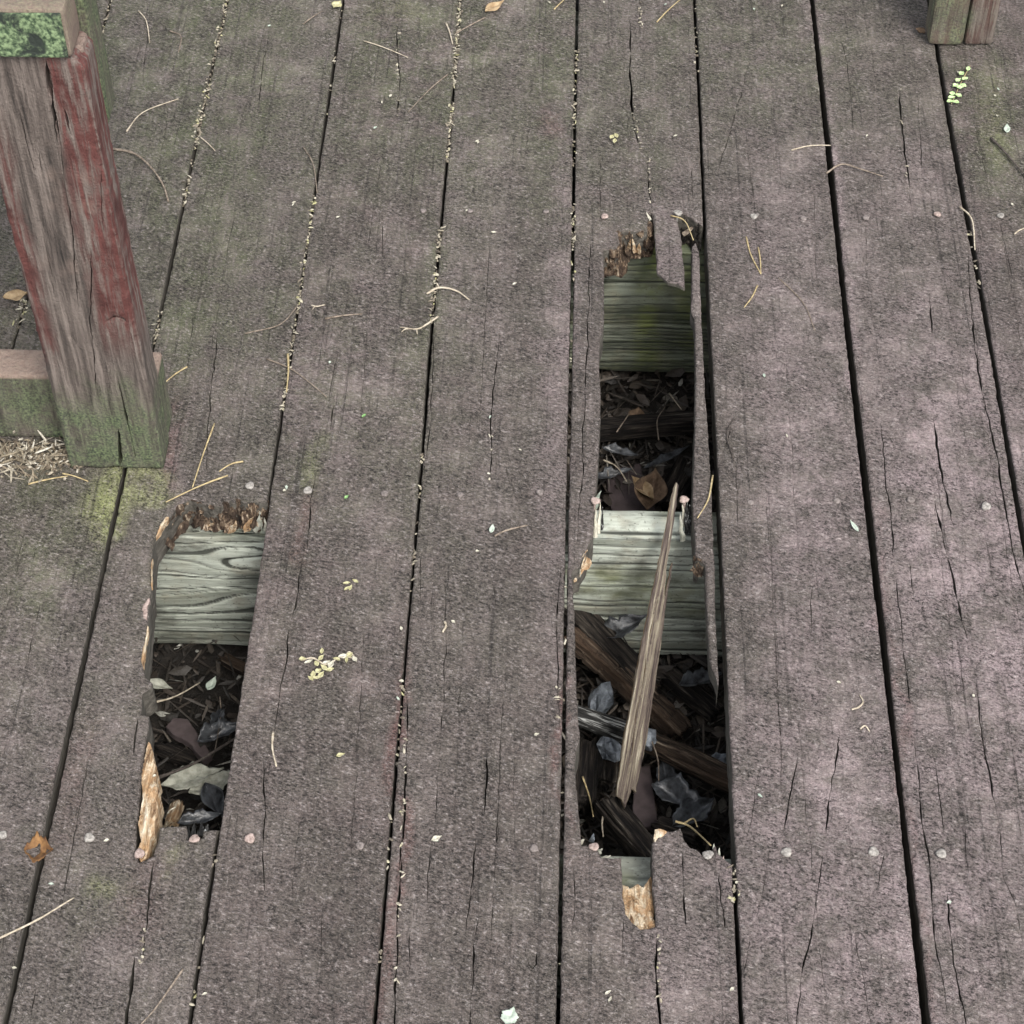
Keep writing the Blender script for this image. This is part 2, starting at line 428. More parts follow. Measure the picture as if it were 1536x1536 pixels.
def slab(name, loops, cracks, mats, parent=None, sp=0.0045, thick=0.038, rnd=0.0022, amp=0.0006, seed=1, tf=None,
         attr=None, thickfn=None, fibre=0.0, fine_y=None, edge_seg=0.004, edge_jit=0.0005, zfn=None, cup=0.0):
    outs = []
    for k, lp in enumerate(loops):
        r = resample(lp, edge_seg)
        j = np.stack([vnoise(r * 140 + 3.3, seed + 40 + k), vnoise(r * 140 + 9.1, seed + 41 + k)], 1) * edge_jit
        j += np.stack([vnoise(r * 420 + 3.3, seed + 42), vnoise(r * 420 + 9.1, seed + 43)], 1) * edge_jit * 0.6
        outs.append(r + j)
    cps = [crack_poly(c, w, seed * 31 + i) for i, (c, w) in enumerate(cracks)]
    lo = np.min([o.min(0) for o in outs], 0); hi = np.max([o.max(0) for o in outs], 0)
    # interior points: fine where the camera looks, coarse elsewhere
    def grid(l, h, s):
        gx, gy = np.meshgrid(np.arange(l[0] + s / 2, h[0], s), np.arange(l[1] + s / 2, h[1], s))
        g_ = np.stack([gx.ravel(), gy.ravel()], 1)
        return g_ + RNG.uniform(-0.35, 0.35, g_.shape) * s
    if fine_y is None:
        pts = grid(lo, hi, sp)
    else:
        y0, y1 = fine_y; parts = []
        if y1 > max(lo[1], y0): parts.append(grid((lo[0], max(lo[1], y0)), (hi[0], min(hi[1], y1)), sp))
        if lo[1] < y0: parts.append(grid(lo, (hi[0], y0), 0.02))
        if hi[1] > y1: parts.append(grid((lo[0], y1), hi, 0.02))
        pts = np.concatenate(parts)
    rings = []
    for o in outs:
        t = np.roll(o, -1, 0) - np.roll(o, 1, 0); t /= np.linalg.norm(t, axis=1, keepdims=True) + 1e-12
        nr = np.stack([-t[:, 1], t[:, 0]], 1)
        for q in (0.3, 1.0):
            for sgn in (1, -1): rings.append(o + nr * sgn * rnd * q)
    pts = np.concatenate([pts] + rings)
    bkd_pts = np.concatenate(outs + cps)
    kd = kdtree.KDTree(len(bkd_pts))
    for i, p in enumerate(bkd_pts): kd.insert((p[0], p[1], 0), i)
    kd.balance()
    allloops = outs + cps
    ok = inside(pts, allloops); pts = pts[ok]
    dd = np.array([kd.find((p[0], p[1], 0))[2] for p in pts]); pts = pts[dd > rnd * 0.22]
    vs, es = [], []
    for lp in allloops:
        b0 = len(vs); n = len(lp)
        vs += [tuple(p) for p in lp]; es += [(b0 + i, b0 + (i + 1) % n) for i in range(n)]
    vs += [tuple(p) for p in pts]
    ov, oe, of, *_ = delaunay_2d_cdt([Vector(p) for p in vs], es, [], 0, 1e-7)
    V = np.array([(p[0], p[1]) for p in ov]); T = np.array([tuple(f) for f in of])
    cen = V[T].mean(1); T = T[inside(cen, allloops)]
    # orient upwards
    a, b_, c_ = V[T[:, 0]], V[T[:, 1]], V[T[:, 2]]
    cr = (b_[:, 0] - a[:, 0]) * (c_[:, 1] - a[:, 1]) - (b_[:, 1] - a[:, 1]) * (c_[:, 0] - a[:, 0])
    T[cr < 0] = T[cr < 0][:, ::-1]
    used = np.unique(T); remap = -np.ones(len(V), int); remap[used] = np.arange(len(used)); V = V[used]; T = remap[T]
    # height
    ko = kdtree.KDTree(sum(len(o) for o in outs)); i = 0
    for o in outs:
        for p in resample(o, 0.0015): pass
        for p in o: ko.insert((p[0], p[1], 0), i); i += 1
    ko.balance()
    do = np.array([ko.find((p[0], p[1], 0))[2] for p in V]); da = np.array([kd.find((p[0], p[1], 0))[2] for p in V])
    z = -(rnd - np.sqrt(np.clip(rnd ** 2 - np.clip(rnd - do, 0, rnd) ** 2, 0, None)))
    rc = 0.0008; z2 = -(rc - np.sqrt(np.clip(rc ** 2 - np.clip(rc - da, 0, rc) ** 2, 0, None))) * 0.7
    z = np.minimum(z, z2)
    z = z + fbm(V * np.array([60, 30.]) + seed * 5.3, seed, 4) * amp + fbm(V * np.array([9, 3.]) + seed, seed + 3, 2) * amp * 1.2
    if cup:
        xc = (lo[0] + hi[0]) / 2; z = z - cup * ((V[:, 0] - xc) / ((hi[0] - lo[0]) / 2)) ** 2
    if fibre:
        z = z + fbm(V * np.array([420, 26.]), seed + 8, 3) * fibre + fbm(V * np.array([90, 60.]), seed + 12, 3) * fibre
    if zfn is not None: z = z + zfn(V)
    # walls
    cnt = {}
    for t in T:
        for i in range(3):
            e = (t[i], t[(i + 1) % 3]); cnt[e] = 1
    be = [e for e in cnt if (e[1], e[0]) not in cnt]
    bv = sorted({i for e in be for i in e}); bmap = {v: k for k, v in enumerate(bv)}
    n = len(V); B = V[bv]; bz = z[bv]
    th = np.full(len(bv), thick) if thickfn is None else thickfn(B)
    verts = [np.column_stack([V, z])]
    LV = 3
    for l in range(LV + 1):
        f = l / LV
        verts.append(np.column_stack([B, bz * (1 - f) + (-th) * f - (0 if l else 0.0)]))
    faces = [tuple(t) for t in T]; mi = [0] * len(T); nb = len(bv)
    for a_, b2 in be:
        i0, i1 = bmap[a_], bmap[b2]
        for l in range(LV):
            q0 = n + l * nb; q1 = q0 + nb
            faces.append((q0 + i1, q0 + i0, q1 + i0, q1 + i1)); mi.append(1)
    VV = np.concatenate(verts)
    at = None
    if attr is not None:
        st = attr(VV[:, :2]); at = {'stain': st}
    if tf is not None:
        o, U, W, N = [np.asarray(q, float) for q in tf]
        VV = o + VV[:, :1] * U + VV[:, 1:2] * W + VV[:, 2:3] * N
    me = mesh_np(name, VV, faces, True, mi, at)
    return link(name, me, mats, parent)


# ------------------------------------------------------------------ stains of the deck (algae, bare pink paint, moss)
def blob_list(lst):
    out = []
    for (x, y, rx, ry, a) in lst:
        c = px(x, y)[:2]; wx = abs(px(x + rx, y)[0] - c[0]); wy = abs(px(x, y - ry)[1] - c[1])
        out.append((c, wx, wy, a))
    return out


ALGAE = blob_list([(330, 900, 380, 600, .10), (620, 600, 220, 500, .16), (300, 120, 330, 300, .95), (700, 90, 420, 260, .75), (330, 430, 170, 200, .8), (60, 800, 140, 200, .7), (60, 400, 150, 250, .8),
                   (560, 560, 260, 330, .38), (1120, 60, 330, 160, .55), (1490, 170, 90, 180, .8), (150, 1340, 70, 90, .6), (480, 690, 60, 120, .55), (660, 420, 40, 160, .7),
                   (220, 1000, 120, 300, .3), (960, 200, 70, 200, .5)])
PINK = blob_list([(1460, 860, 200, 520, 1.0), (1330, 1330, 330, 420, .88), (1313, 800, 13, 1200, .95), (1220, 800, 110, 700, .62), (1170, 480, 110, 260, .42), (1310, 480, 60, 330, .45), (80, 1050, 150, 260, .26),
                  (1030, 1420, 110, 160, .5), (500, 560, 130, 150, .30), (840, 480, 26, 420, .45), (1010, 380, 40, 120, .6), 
                  (690, 300, 40, 200, .3), (268, 690, 16, 70, .9), (200, 1420, 60, 160, .25), (1130, 150, 60, 160, .25), (1380, 330, 90, 200, .3), (830, 195, 28, 26, .35)])
MOSS = blob_list([(155, 760, 36, 62, 1.0), (222, 728, 44, 34, .9), (180, 720, 55, 25, .7), (150, 1330, 26, 24, .42), (262, 1290, 16, 24, .35), (1490, 180, 30, 80, .22), (30, 460, 40, 60, .12), (470, 700, 18, 60, .2), (590, 20, 60, 30, .14)])


RED = blob_list([(603, 1090, 13, 120, .9), (587, 1330, 15, 360, .75), (840, 1090, 7, 110, 1.0), (841, 1230, 6, 90, .5), (455, 800, 14, 60, .45), (262, 690, 14, 60, .6), (830, 195, 26, 26, .5), (250, 640, 10, 50, .5), (1352, 1100, 9, 600, .45), (95, 1180, 30, 140, .25), (215, 1350, 60, 90, .25)])


def stain(xy):
    r = np.zeros((len(xy), 4)); p = xy
    w = p + 0.012 * np.stack([fbm(p * 22, 71, 3), fbm(p * 22 + 31, 72, 3)], 1) * np.array([1.5, 2.5])
    for k, L in enumerate((ALGAE, PINK, MOSS, RED)):
        for c, rx, ry, a in L:
            d = np.sqrt(((w[:, 0] - c[0]) / rx) ** 2 + ((w[:, 1] - c[1]) / ry) ** 2)
            r[:, k] = np.maximum(r[:, k], a * np.clip((1.12 - d) / 0.75, 0, 1))
    return r


# ------------------------------------------------------------------ deck
deck = empty('wooden_deck', (0, 0, 0), 'weathered mauve painted plank deck with two rotted holes showing joists', 'deck')
YB, YF = 2.95, 0.30                            # back and front ends of the planks
PITCH = 0.1447
GAPW = {-3: .004, -2: .004, -1: .004, 0: .0036, 1: .0038, 2: .0031, 3: .0029, 4: .0035, 5: .0034, 6: .0066, 7: .0048, 8: .005, 9: .004, 10: .004}
GOFF = {k: -0.5785 + 0.14475 * k for k in range(-3, 11)}


def gap_x(k, Y):
    """centre line of gap k: nearly straight, wandering about a millimetre"""
    Y = np.asarray(Y, float)
    return GOFF[k] + 0.0011 * vnoise(np.stack([Y * 3.1, np.full(Y.shape, k * 3.7)], 1), 11)


def edge(k, side, ys):
    ys = np.asarray(ys, float); x = gap_x(k, ys)
    w = GAPW[k] * (1 + 0.22 * vnoise(np.stack([ys * 6, np.full(ys.shape, k * 1.9)], 1), 23))
    if k == 1: w = w * (1.15 - 0.2 * (ys - .8))
    return np.stack([x + side * w / 2, ys], 1)


YS = np.linspace(YF, YB, 60)
Yof = lambda x, y: px(x, y)[1]

LABELS = {-2: None}
W1, W2, W3 = .0011, .0017, .0026
CR = {k: [] for k in range(-2, 11)}


def crk(k, w, *pts): CR[k].append((pl(pts), w))


# plank 2
crk(2, W1, (402, 50), (393, 110), (387, 163)); crk(2, W2, (327, 491), (318, 569), (311, 634), (309, 720))
crk(2, W1, (137, 1120), (118, 1217), (100, 1307), (85, 1387)); crk(2, W1, (55, 1480), (42, 1540), (30, 1600))
crk(2, W3 * 1.3, (203, 1430), (190, 1533), (182, 1590)); crk(2, W3, (231, 1290), (222, 1350), (217, 1400), (212, 1443)); crk(2, W1, (166, 1440), (160, 1490))
crk(2, W2, (207, 1075), (200, 1133))
# plank 3
crk(3, W2, (501, 608), (494, 647)); crk(3, W2, (475, 709), (465, 755), (460, 830)); crk(3, W2, (450, 842), (449, 888), (436, 934), (428, 993), (418, 1052), (411, 1104))
crk(3, W2, (393, 1131), (397, 1166), (397, 1234), (394, 1283), (398, 1347)); crk(3, W2 * 1.2, (597, 33), (595, 67), (600, 117), (595, 183)); crk(3, W1, (575, 333), (574, 387))
crk(3, W1, (390, 1420), (386, 1510))
# plank 4
crk(4, W2, (750, 485), (745, 537), (737, 615), (737, 677), (735, 729)); crk(4, W1, (667, 856), (670, 928), (667, 1000), (664, 1074), (659, 1180))
crk(4, W2 * 1.2, (732, 1130), (727, 1223)); crk(4, W2, (714, 1255), (707, 1340), (697, 1407)); crk(4, W2, (722, 1367), (712, 1420), (704, 1527), (700, 1600))
crk(4, W1, (659, 1133), (652, 1243), (645, 1273), (639, 1367)); crk(4, W1, (614, 1400), (614, 1453)); crk(4, W3, (611, 1028), (611, 1133), (602, 1283), (596, 1400), (593, 1500), (590, 1580))
crk(4, W1, (652, 480), (647, 620), (636, 720)); crk(4, W2, (839, 846), (836, 928), (838, 1025), (838, 1090)); crk(4, W1, (603, 1230), (600, 1330)); crk(4, W2, (785, 1417), (793, 1447), (799, 1453), (805, 1445), (807, 1427))
crk(4, W1, (630, 830), (630, 900)); crk(4, W1, (741, 880), (742, 910)); crk(4, W2, (757, 700), (765, 725), (778, 742)); crk(4, W1, (772, 700), (786, 715), (796, 735)); crk(4, W2, (746, 1230), (743, 1290))
# plank 5
crk(5, W3 * 1.2, (944, 20), (945, 83), (946, 150), (952, 190), (962, 227)); crk(5, W2, (972, 230), (974, 283), (975.5, 312)); crk(5, W1, (959, -10), (960, 50))
crk(5, W2, (885, 345), (884.5, 400), (881, 515), (877, 609), (873, 726), (867, 790), (863, 820)); crk(5, W1, (900, 233), (902, 335)); crk(5, W1, (1037, 250), (1040, 310))
crk(5, W3, (986, 1398), (985, 1450), (992, 1533), (996, 1600)); crk(5, W2, (1021, 1270), (1025, 1351), (1028, 1392)); crk(5, W2, (1077, 1305), (1084, 1361), (1086, 1395)); crk(5, W1, (934, 1370), (935, 1457)); crk(5, W1, (862, 1290), (860, 1390))
# plank 6
crk(6, W1, (1124, 93), (1117, 123), (1101, 180), (1074, 267)); crk(6, W1, (1101, 625), (1086, 679)); crk(6, W2, (1261, 1100), (1244, 1200), (1237, 1267)); crk(6, W2, (1236, 1275), (1227, 1327), (1217, 1400), (1206, 1443), (1196, 1533), (1188, 1600))
crk(6, W2, (1196, 1133), (1184, 1200), (1176, 1250)); crk(6, W1, (1139, 1150), (1131, 1210), (1112, 1287)); crk(6, W1, (1152, 1273), (1144, 1333), (1136, 1377)); crk(6, W1, (1217, 879), (1216, 962)); crk(6, W1, (1325, 1280), (1317, 1330)); crk(6, W1, (1128, 1410), (1116, 1460))
# plank 7
crk(7, W3, (1349, 133), (1352, 183), (1357, 217), (1364, 283)); crk(7, W1, (1364, 290), (1372, 333)); crk(7, W1, (1376, 130), (1379, 187), (1384, 260)); crk(7, W1, (1261, 50), (1271, 93), (1282, 200)); crk(7, W1, (1299, 335), (1299, 400))
crk(7, W2, (1394, 443), (1399, 500)); crk(7, W3, (1451, 360), (1461, 512), (1479, 612), (1499, 695), (1506, 745), (1521, 829), (1534, 879), (1560, 980)); crk(7, W3, (1401, 625), (1404, 665), (1414, 712), (1422, 752), (1431, 789))
crk(7, W3, (1404, 752), (1421, 832), (1434, 889), (1452, 962)); crk(7, W2, (1321, 632), (1327, 699), (1336, 772), (1342, 840)); crk(7, W3, (1344, 865), (1357, 979), (1366, 1060)); crk(7, W1, (1365, 840), (1372, 900))
crk(7, W2, (1371, 1100), (1384, 1233), (1394, 1300), (1401, 1383), (1411, 1450), (1424, 1533)); crk(7, W2, (1402, 1133), (1416, 1250)); crk(7, W2, (1421, 1317), (1424, 1400), (1437, 1477), (1449, 1533), (1460, 1590))
crk(7, W2 * 1.2, (1462, 1010), (1474, 1100), (1487, 1177), (1497, 1227), (1507, 1317), (1524, 1360), (1532, 1413)); crk(7, W1, (1540, 1120), (1550, 1200)); crk(7, W1, (1446, 1240), (1452, 1300))
# plank 1, 8
crk(1, W1, (7, 1397), (0, 1450)); crk(1, W1, (222, 40), (214, 130)); crk(8, W1, (1500, 330), (1520, 420)); crk(1, W1, (60, 900), (40, 1000))

# long hairline splits that follow the grain of each plank
hr = random.Random(99)
for k in range(0, 9):
    for _ in range(9 if k >= 5 else 6):
        fx = hr.uniform(.10, .90); L_ = hr.uniform(.10, .42); y0_ = hr.uniform(.70, 2.1 - L_ * .5)
        x_ = GOFF[k - 1] + .004 + fx * .137; dr = hr.uniform(-.010, .010)
        pts_ = np.array([(x_ + dr * t + hr.uniform(-.0006, .0006), y0_ + L_ * t) for t in (0, .3, .6, 1)])
        hole = {2: (px(230, 1300)[1] - .02, px(300, 740)[1] + .02), 5: (px(960, 1400)[1] - .02, px(960, 310)[1] + .02)}.get(k)
        if hole and not (pts_[-1, 1] < hole[0] or pts_[0, 1] > hole[1]): continue
        CR[k].append((pts_, hr.uniform(.0004, .0008)))

# --- outlines
HOLE2 = [(330, 1244), (318, 1243), (304, 1246), (302.6, 1256), (292, 1259), (281, 1257), (279, 1238), (254, 1238), (240, 1239),
         (236, 1262), (229, 1282), (219, 1287), (209, 1291), (203, 1279), (206, 1225), (212, 1168), (216, 1128), (219, 1112), (220.5, 1098), (224, 1072), (210, 1069), (214, 1038), (227, 1029), (229, 1023), (217, 1014),
         (214, 1000), (216, 993), (220.5, 950), (224.5, 895), (227, 882), (225, 860), (227, 837), (230, 809), (242, 790), (254, 774), (265.5, 757), (281, 747),
         (297, 750), (312, 756.6), (334, 756.6), (334, 748), (351, 752.7), (355, 744), (365, 752), (381, 753), (394, 752)]
HOLE5_BOT = [(1070, 1267), (1068, 1283), (1062, 1287), (1055, 1282), (1045, 1272), (1036, 1270), (1028, 1261), (1024, 1248), (1020, 1240), (1008, 1246), (993, 1244.6), (983.5, 1243.5), (983, 1258), (978, 1263),
             (979, 1287), (979, 1330), (983, 1370), (984, 1388), (975, 1391), (962, 1392), (949, 1381), (938, 1368), (934, 1340), (931.5, 1285), (918, 1286), (903, 1284), (897, 1274), (888, 1272), (880, 1266), (872, 1267), (871, 1250),
             (869, 1226), (862, 1153), (865, 1125), (870, 1101), (867, 1074), (864, 1015), (862, 937), (859, 879), (857.5, 858), (863, 851), (869, 849), (872, 838), (880.5, 824), (884, 812), (890, 800), (891, 765), (890, 748), (894, 732), (897, 697), (900, 638), (901, 593), (899, 554), (900, 505), (906, 485.5), (906, 437), (905, 372),
             (925, 372), (929, 362), (927, 344), (950, 345), (972, 343), (973.5, 318), (978, 318), (980, 329), (983, 365), (986, 405.5), (996, 415), (1003.6, 421), (1014, 423), (1028, 429), (1027, 412), (1026, 398), (1021, 349), (1017, 331), (1012, 322), (1023, 318.5), (1035, 323), (1043, 331)]
SLIVER5 = [(1044, 363), (1049, 376), (1049.5, 398), (1051, 440), (1053, 485), (1058, 593), (1062, 645), (1066, 712), (1071, 829), (1074, 929), (1077, 1000), (1078, 1027), (1074, 1015), (1065, 996), (1061, 937), (1058, 845), (1052, 839), (1043, 833), (1042, 800), (1040, 775), (1039, 745), (1041, 697), (1043, 580), (1043.6, 560), (1042, 476), (1037, 468), (1036, 455), (1038, 441), (1038, 368)]


def plank_loops(k):
    L = edge(k - 1, 1, YS); R = edge(k, -1, YS)
    if k == 2:
        h = pl(HOLE2)
        R1 = R[R[:, 1] < h[0, 1] - 0.004]; R2 = R[R[:, 1] > h[-1, 1] + 0.004]
        e0 = edge(2, -1, [h[0, 1]]); e1 = edge(2, -1, [h[-1, 1]])
        return [np.concatenate([L[::-1], R1, e0, h, e1, R2])]
    if k == 5:
        h = pl(HOLE5_BOT)
        ya = Yof(1090, 1296); yb = Yof(1050, 337)
        R1 = R[R[:, 1] < ya - 0.004]; R2 = R[R[:, 1] > yb + 0.004]
        return [np.concatenate([L[::-1], R1, edge(5, -1, [ya]), pl([(1083, 1283), (1077, 1278), (1074, 1268)]), h, edge(5, -1, [yb]), R2]), pl(SLIVER5)]
    return [np.concatenate([L[::-1], R])]


def thick5(B):
    t = np.full(len(B), 0.038)
    a = px(977, 318)[:2]; b = px(1032, 432)[:2]
    q = (B[:, 0] > a[0]) & (B[:, 0] < b[0]) & (B[:, 1] < a[1] - 0.004) & (B[:, 1] > b[1])
    t[q] = 0.007
    s = (B[:, 0] > px(1036, 468)[0]) & (B[:, 1] < px(1040, 365)[1]) & (B[:, 1] > px(1080, 1027)[1])
    t[s] = 0.02
    c1 = px(931, 1285)[:2]; c2 = px(985, 1392)[:2]
    return t


PLANK_LABEL = {0: 'greenish plank running under the bench', 1: 'plank the red bench leg stands on', 2: 'plank with a short rotted hole exposing one joist',
               3: 'long whole plank right of the short hole, greenish at its far end', 4: 'long whole plank with a reddish split strip along one edge', 5: 'plank with a long rotted hole and broken tongue',
               6: 'whole mauve plank beside the long hole', 7: 'pinkish plank with many long cracks', 8: 'plank under the far stained bench leg'}
PLANK = {}
for k in range(-1, 11):
    vis = 0 <= k <= 8
    PLANK[k] = slab('plank', plank_loops(k), CR.get(k, []), [M['deck'], M['side']], deck, sp=0.0042 if vis else 0.012, seed=k + 5, attr=stain,
                    fine_y=(0.66, 2.26), thickfn=thick5 if k == 5 else None, zfn=(lambda V, k=k: np.full(len(V), 0.0012 * math.sin(k * 2.3))), amp=0.0007, cup=0.0012 * math.cos(k * 1.7))
    if k in PLANK_LABEL: PLANK[k]['label'] = PLANK_LABEL[k]

# ------------------------------------------------------------------ joists
JY = [2.177, 1.755, 1.333, 0.934, 0.53]


def joist(Yc, seed, xs, knots=(), mossx=None, tone=0.0, bright=None, rows=130):
    rs = np.random.default_rng(seed)
    s_top = np.linspace(0, 0.038, 10); s_fr = np.linspace(0, 0.184, rows)
    S = np.concatenate([s_top, 0.038 + s_fr[1:], [0.038 + 0.184 + 0.038]])
    SS, XX = np.meshgrid(S, xs, indexing='ij'); shp = SS.shape; s = SS.ravel(); x = XX.ravel()
    p2 = np.stack([x * 5, s * 14], 1)
    sp_ = s + 0.0065 * fbm(p2, seed, 3) + 0.0012 * vnoise(np.stack([x * 30, s * 50], 1), seed + 2)
    for kx, ks, r, a in knots:
        dx = (x - kx) / (r * 1.7); dy = (s - ks) / r
        sp_ = sp_ + a * r * np.sign(dy + 1e-9) * np.exp(-(dx * dx) - dy * dy * 0.8) * (1 - np.exp(-dy * dy * 3))
    g = np.zeros_like(s); d = np.zeros_like(s); tint = np.zeros_like(s); pos = -0.005
    while pos < 0.24:
        st = rs.choice([0.006, 0.010, 0.014, 0.020], p=[.25, .3, .25, .2]) * rs.uniform(.8, 1.2)
        if seed == 21 and pos > 0.13: st = rs.uniform(.005, .0075)
        dep = rs.uniform(0.9, 2.6) / 1000; w = rs.uniform(.0008, .0014)
        band = (sp_ >= pos) & (sp_ < pos + st); tv = rs.uniform(0, 1); u = np.clip((sp_ - pos) / st, 0, 1)
        tint[band] = np.clip(tv + (u[band] - .5) * 0.4, 0, 1)
        d[band] += -0.0016 * u[band] * rs.uniform(.3, 1.4)
        gg = np.exp(-((sp_ - pos) / w) ** 2); along = np.clip(0.75 + 0.6 * vnoise(np.stack([x * 7, np.full_like(x, pos * 331)], 1), seed + 4), 0.1, 1)
        g = np.maximum(g, gg * along * min(1, dep / 0.0012)); d -= dep * gg * along
        pos += st
    d += 0.0005 * fbm(np.stack([x * 40, s * 250], 1), seed + 6, 3)
    moss = np.zeros_like(s)
    kn = np.zeros_like(s)
    for kx, ks, r, a in knots:
        q = np.sqrt(((x - kx) / (r * 1.2)) ** 2 + ((s - ks) / (r * .75)) ** 2)
        kn = np.maximum(kn, np.clip(1.1 - q, 0, 1)); d += -0.003 * np.clip(1 - q, 0, 1)
    g = np.maximum(g, kn * 0.55)
    if mossx:
        for mx, mw, am in mossx: moss = np.maximum(moss, am * np.exp(-((x - mx) / mw) ** 2))
    moss = np.maximum(moss, np.clip(fbm(np.stack([x * 9, s * 20], 1), seed + 30, 3) - .1, 0, .6))
    tint = np.clip(tint + tone, 0, 1)
    Y = np.empty_like(s); Z = np.empty_like(s)
    top = s <= 0.038 + 1e-9; bot = s > 0.038 + 0.184 + 1e-6; fr = ~top & ~bot
    zt = -0.0405
    Y[top] = Yc + 0.019 - s[top]; Z[top] = zt + d[top]
    Y[fr] = Yc - 0.019 - d[fr]; Z[fr] = zt - (s[fr] - 0.038)
    Y[bot] = Yc + 0.019; Z[bot] = zt - 0.184
    # ease the upper arris
    rr = 0.003; e_ = np.clip(rr - np.abs(s - 0.038), 0, rr); Z[top] -= e_[top] * .4; Y[fr] += e_[fr] * .4
    V = np.stack([x, Y, Z], 1); n0, n1 = shp
    idx = np.arange(n0 * n1).reshape(shp)
    fs = np.stack([idx[:-1, :-1], idx[1:, :-1], idx[1:, 1:], idx[:-1, 1:]], -1).reshape(-1, 4)
    # back and end faces
    bk = np.stack([idx[-1, :-1], idx[0, :-1], idx[0, 1:], idx[-1, 1:]], -1)
    fs = np.concatenate([fs, bk])
    me = mesh_np('joist', V, fs, True, None, {'grain': np.stack([g, tint, moss], 1)})
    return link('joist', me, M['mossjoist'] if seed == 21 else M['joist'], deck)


def xs_for(fine):
    parts = [np.linspace(-1.0, fine[0][0], 12)[:-1]]
    for i, (a, b) in enumerate(fine):
        parts.append(np.linspace(a, b, int((b - a) / 0.0032))[:-1])
        nx = fine[i + 1][0] if i + 1 < len(fine) else 0.95
        parts.append(np.linspace(b, nx, 8)[:-1])
    parts.append([0.95])
    return np.concatenate(parts)


kx2 = pxY(385, 875, 1.314); kx2b = pxY(350, 820, 1.314)
joist(JY[0], 20, np.linspace(-1, .95, 30), rows=20)
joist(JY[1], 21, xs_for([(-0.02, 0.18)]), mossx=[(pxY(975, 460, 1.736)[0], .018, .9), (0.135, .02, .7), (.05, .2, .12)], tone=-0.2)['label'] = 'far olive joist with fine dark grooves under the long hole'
joist(JY[2], 22, xs_for([(-0.46, -0.25), (-0.02, 0.18)]), knots=[(kx2[0], 0.038 + (-0.0405 - kx2[2]), 0.032, 1.6), (kx2b[0] + .01, 0.050, 0.024, 1.3)], tone=0.15)['label'] = 'pale grey-green joist showing in both holes'
joist(JY[3], 23, xs_for([(-0.02, 0.18)]), tone=0.3, rows=60)
joist(JY[4], 24, np.linspace(-1, .95, 30), rows=20)
# bearer the joists stand on, under the deck

# ------------------------------------------------------------------ ground below
gx = np.concatenate([[-30, -8, -2.5], np.linspace(-1.1, 1.1, 150), [2.5, 8, 30]]); gy = np.concatenate([[-30, -8, -1], np.linspace(.1, 3.0, 190), [4, 8, 30]])
GX, GY = np.meshgrid(gx, gy, indexing='ij'); gp = np.stack([GX.ravel(), GY.ravel()], 1)


def soil_z(p):
    p = np.atleast_2d(np.asarray(p, float))
    return -0.243 + 0.012 * fbm(p * 9, 61, 3) + 0.008 * fbm(p * 45, 62, 3)


gi = np.arange(len(gp)).reshape(GX.shape)
gf = np.stack([gi[:-1, :-1], gi[1:, :-1], gi[1:, 1:], gi[:-1, 1:]], -1).reshape(-1, 4)
gz = soil_z(gp); far = (np.abs(gp[:, 0]) > 1.2) | (gp[:, 1] < 0) | (gp[:, 1] > 3.2)
gz[far] = -0.25
ground = link('ground', mesh_np('ground', np.column_stack([gp, gz]), gf), M['soil'])
ground['kind'] = 'structure'


# ------------------------------------------------------------------ nails
def nail(x, y, parent, mat='nail', z=0.0, r=0.0045, shaft=0.0, tilt=(0, 0), label=None):
    c = px(x, y, z); n = 12; V = []; Fc = []
    rr = random.uniform(.93, 1.08)
    prof = [(1.0, -.0004), (1.0, .0009), (.82, .0016), (.45, .0019), (.2, .0017)]
    for (q, h) in prof:
        for i in range(n):
            a = 2 * math.pi * i / n; wob = 1 + 0.10 * math.sin(3 * a + x) + 0.05 * math.sin(5 * a + y)
            V.append((r * rr * q * wob * math.cos(a), r * rr * q * wob * math.sin(a), h + .0004))
    for l in range(len(prof) - 1):
        for i in range(n): Fc.append((l * n + i, l * n + (i + 1) % n, (l + 1) * n + (i + 1) % n, (l + 1) * n + i))
    Fc.append(tuple((len(prof) - 1) * n + i for i in range(n)))
    if shaft:
        b = len(V); rs = 0.0016
        for h in (0.0002, -shaft):
            for i in range(8): V.append((rs * math.cos(i * math.pi / 4), rs * math.sin(i * math.pi / 4), h))
        for i in range(8): Fc.append((b + i, b + 8 + i, b + 8 + (i + 1) % 8, b + (i + 1) % 8))
        Fc.append(tuple(range(n - 1, -1, -1)))
    R = Matrix.Rotation(tilt[0], 3, 'X') @ Matrix.Rotation(tilt[1], 3, 'Y')
    V = [tuple(R @ Vector(v) + Vector(c)) for v in V]
    o = link('nail', mesh_np('nail', V, Fc), M[mat], parent)
    if label: o['label'] = label
    return o


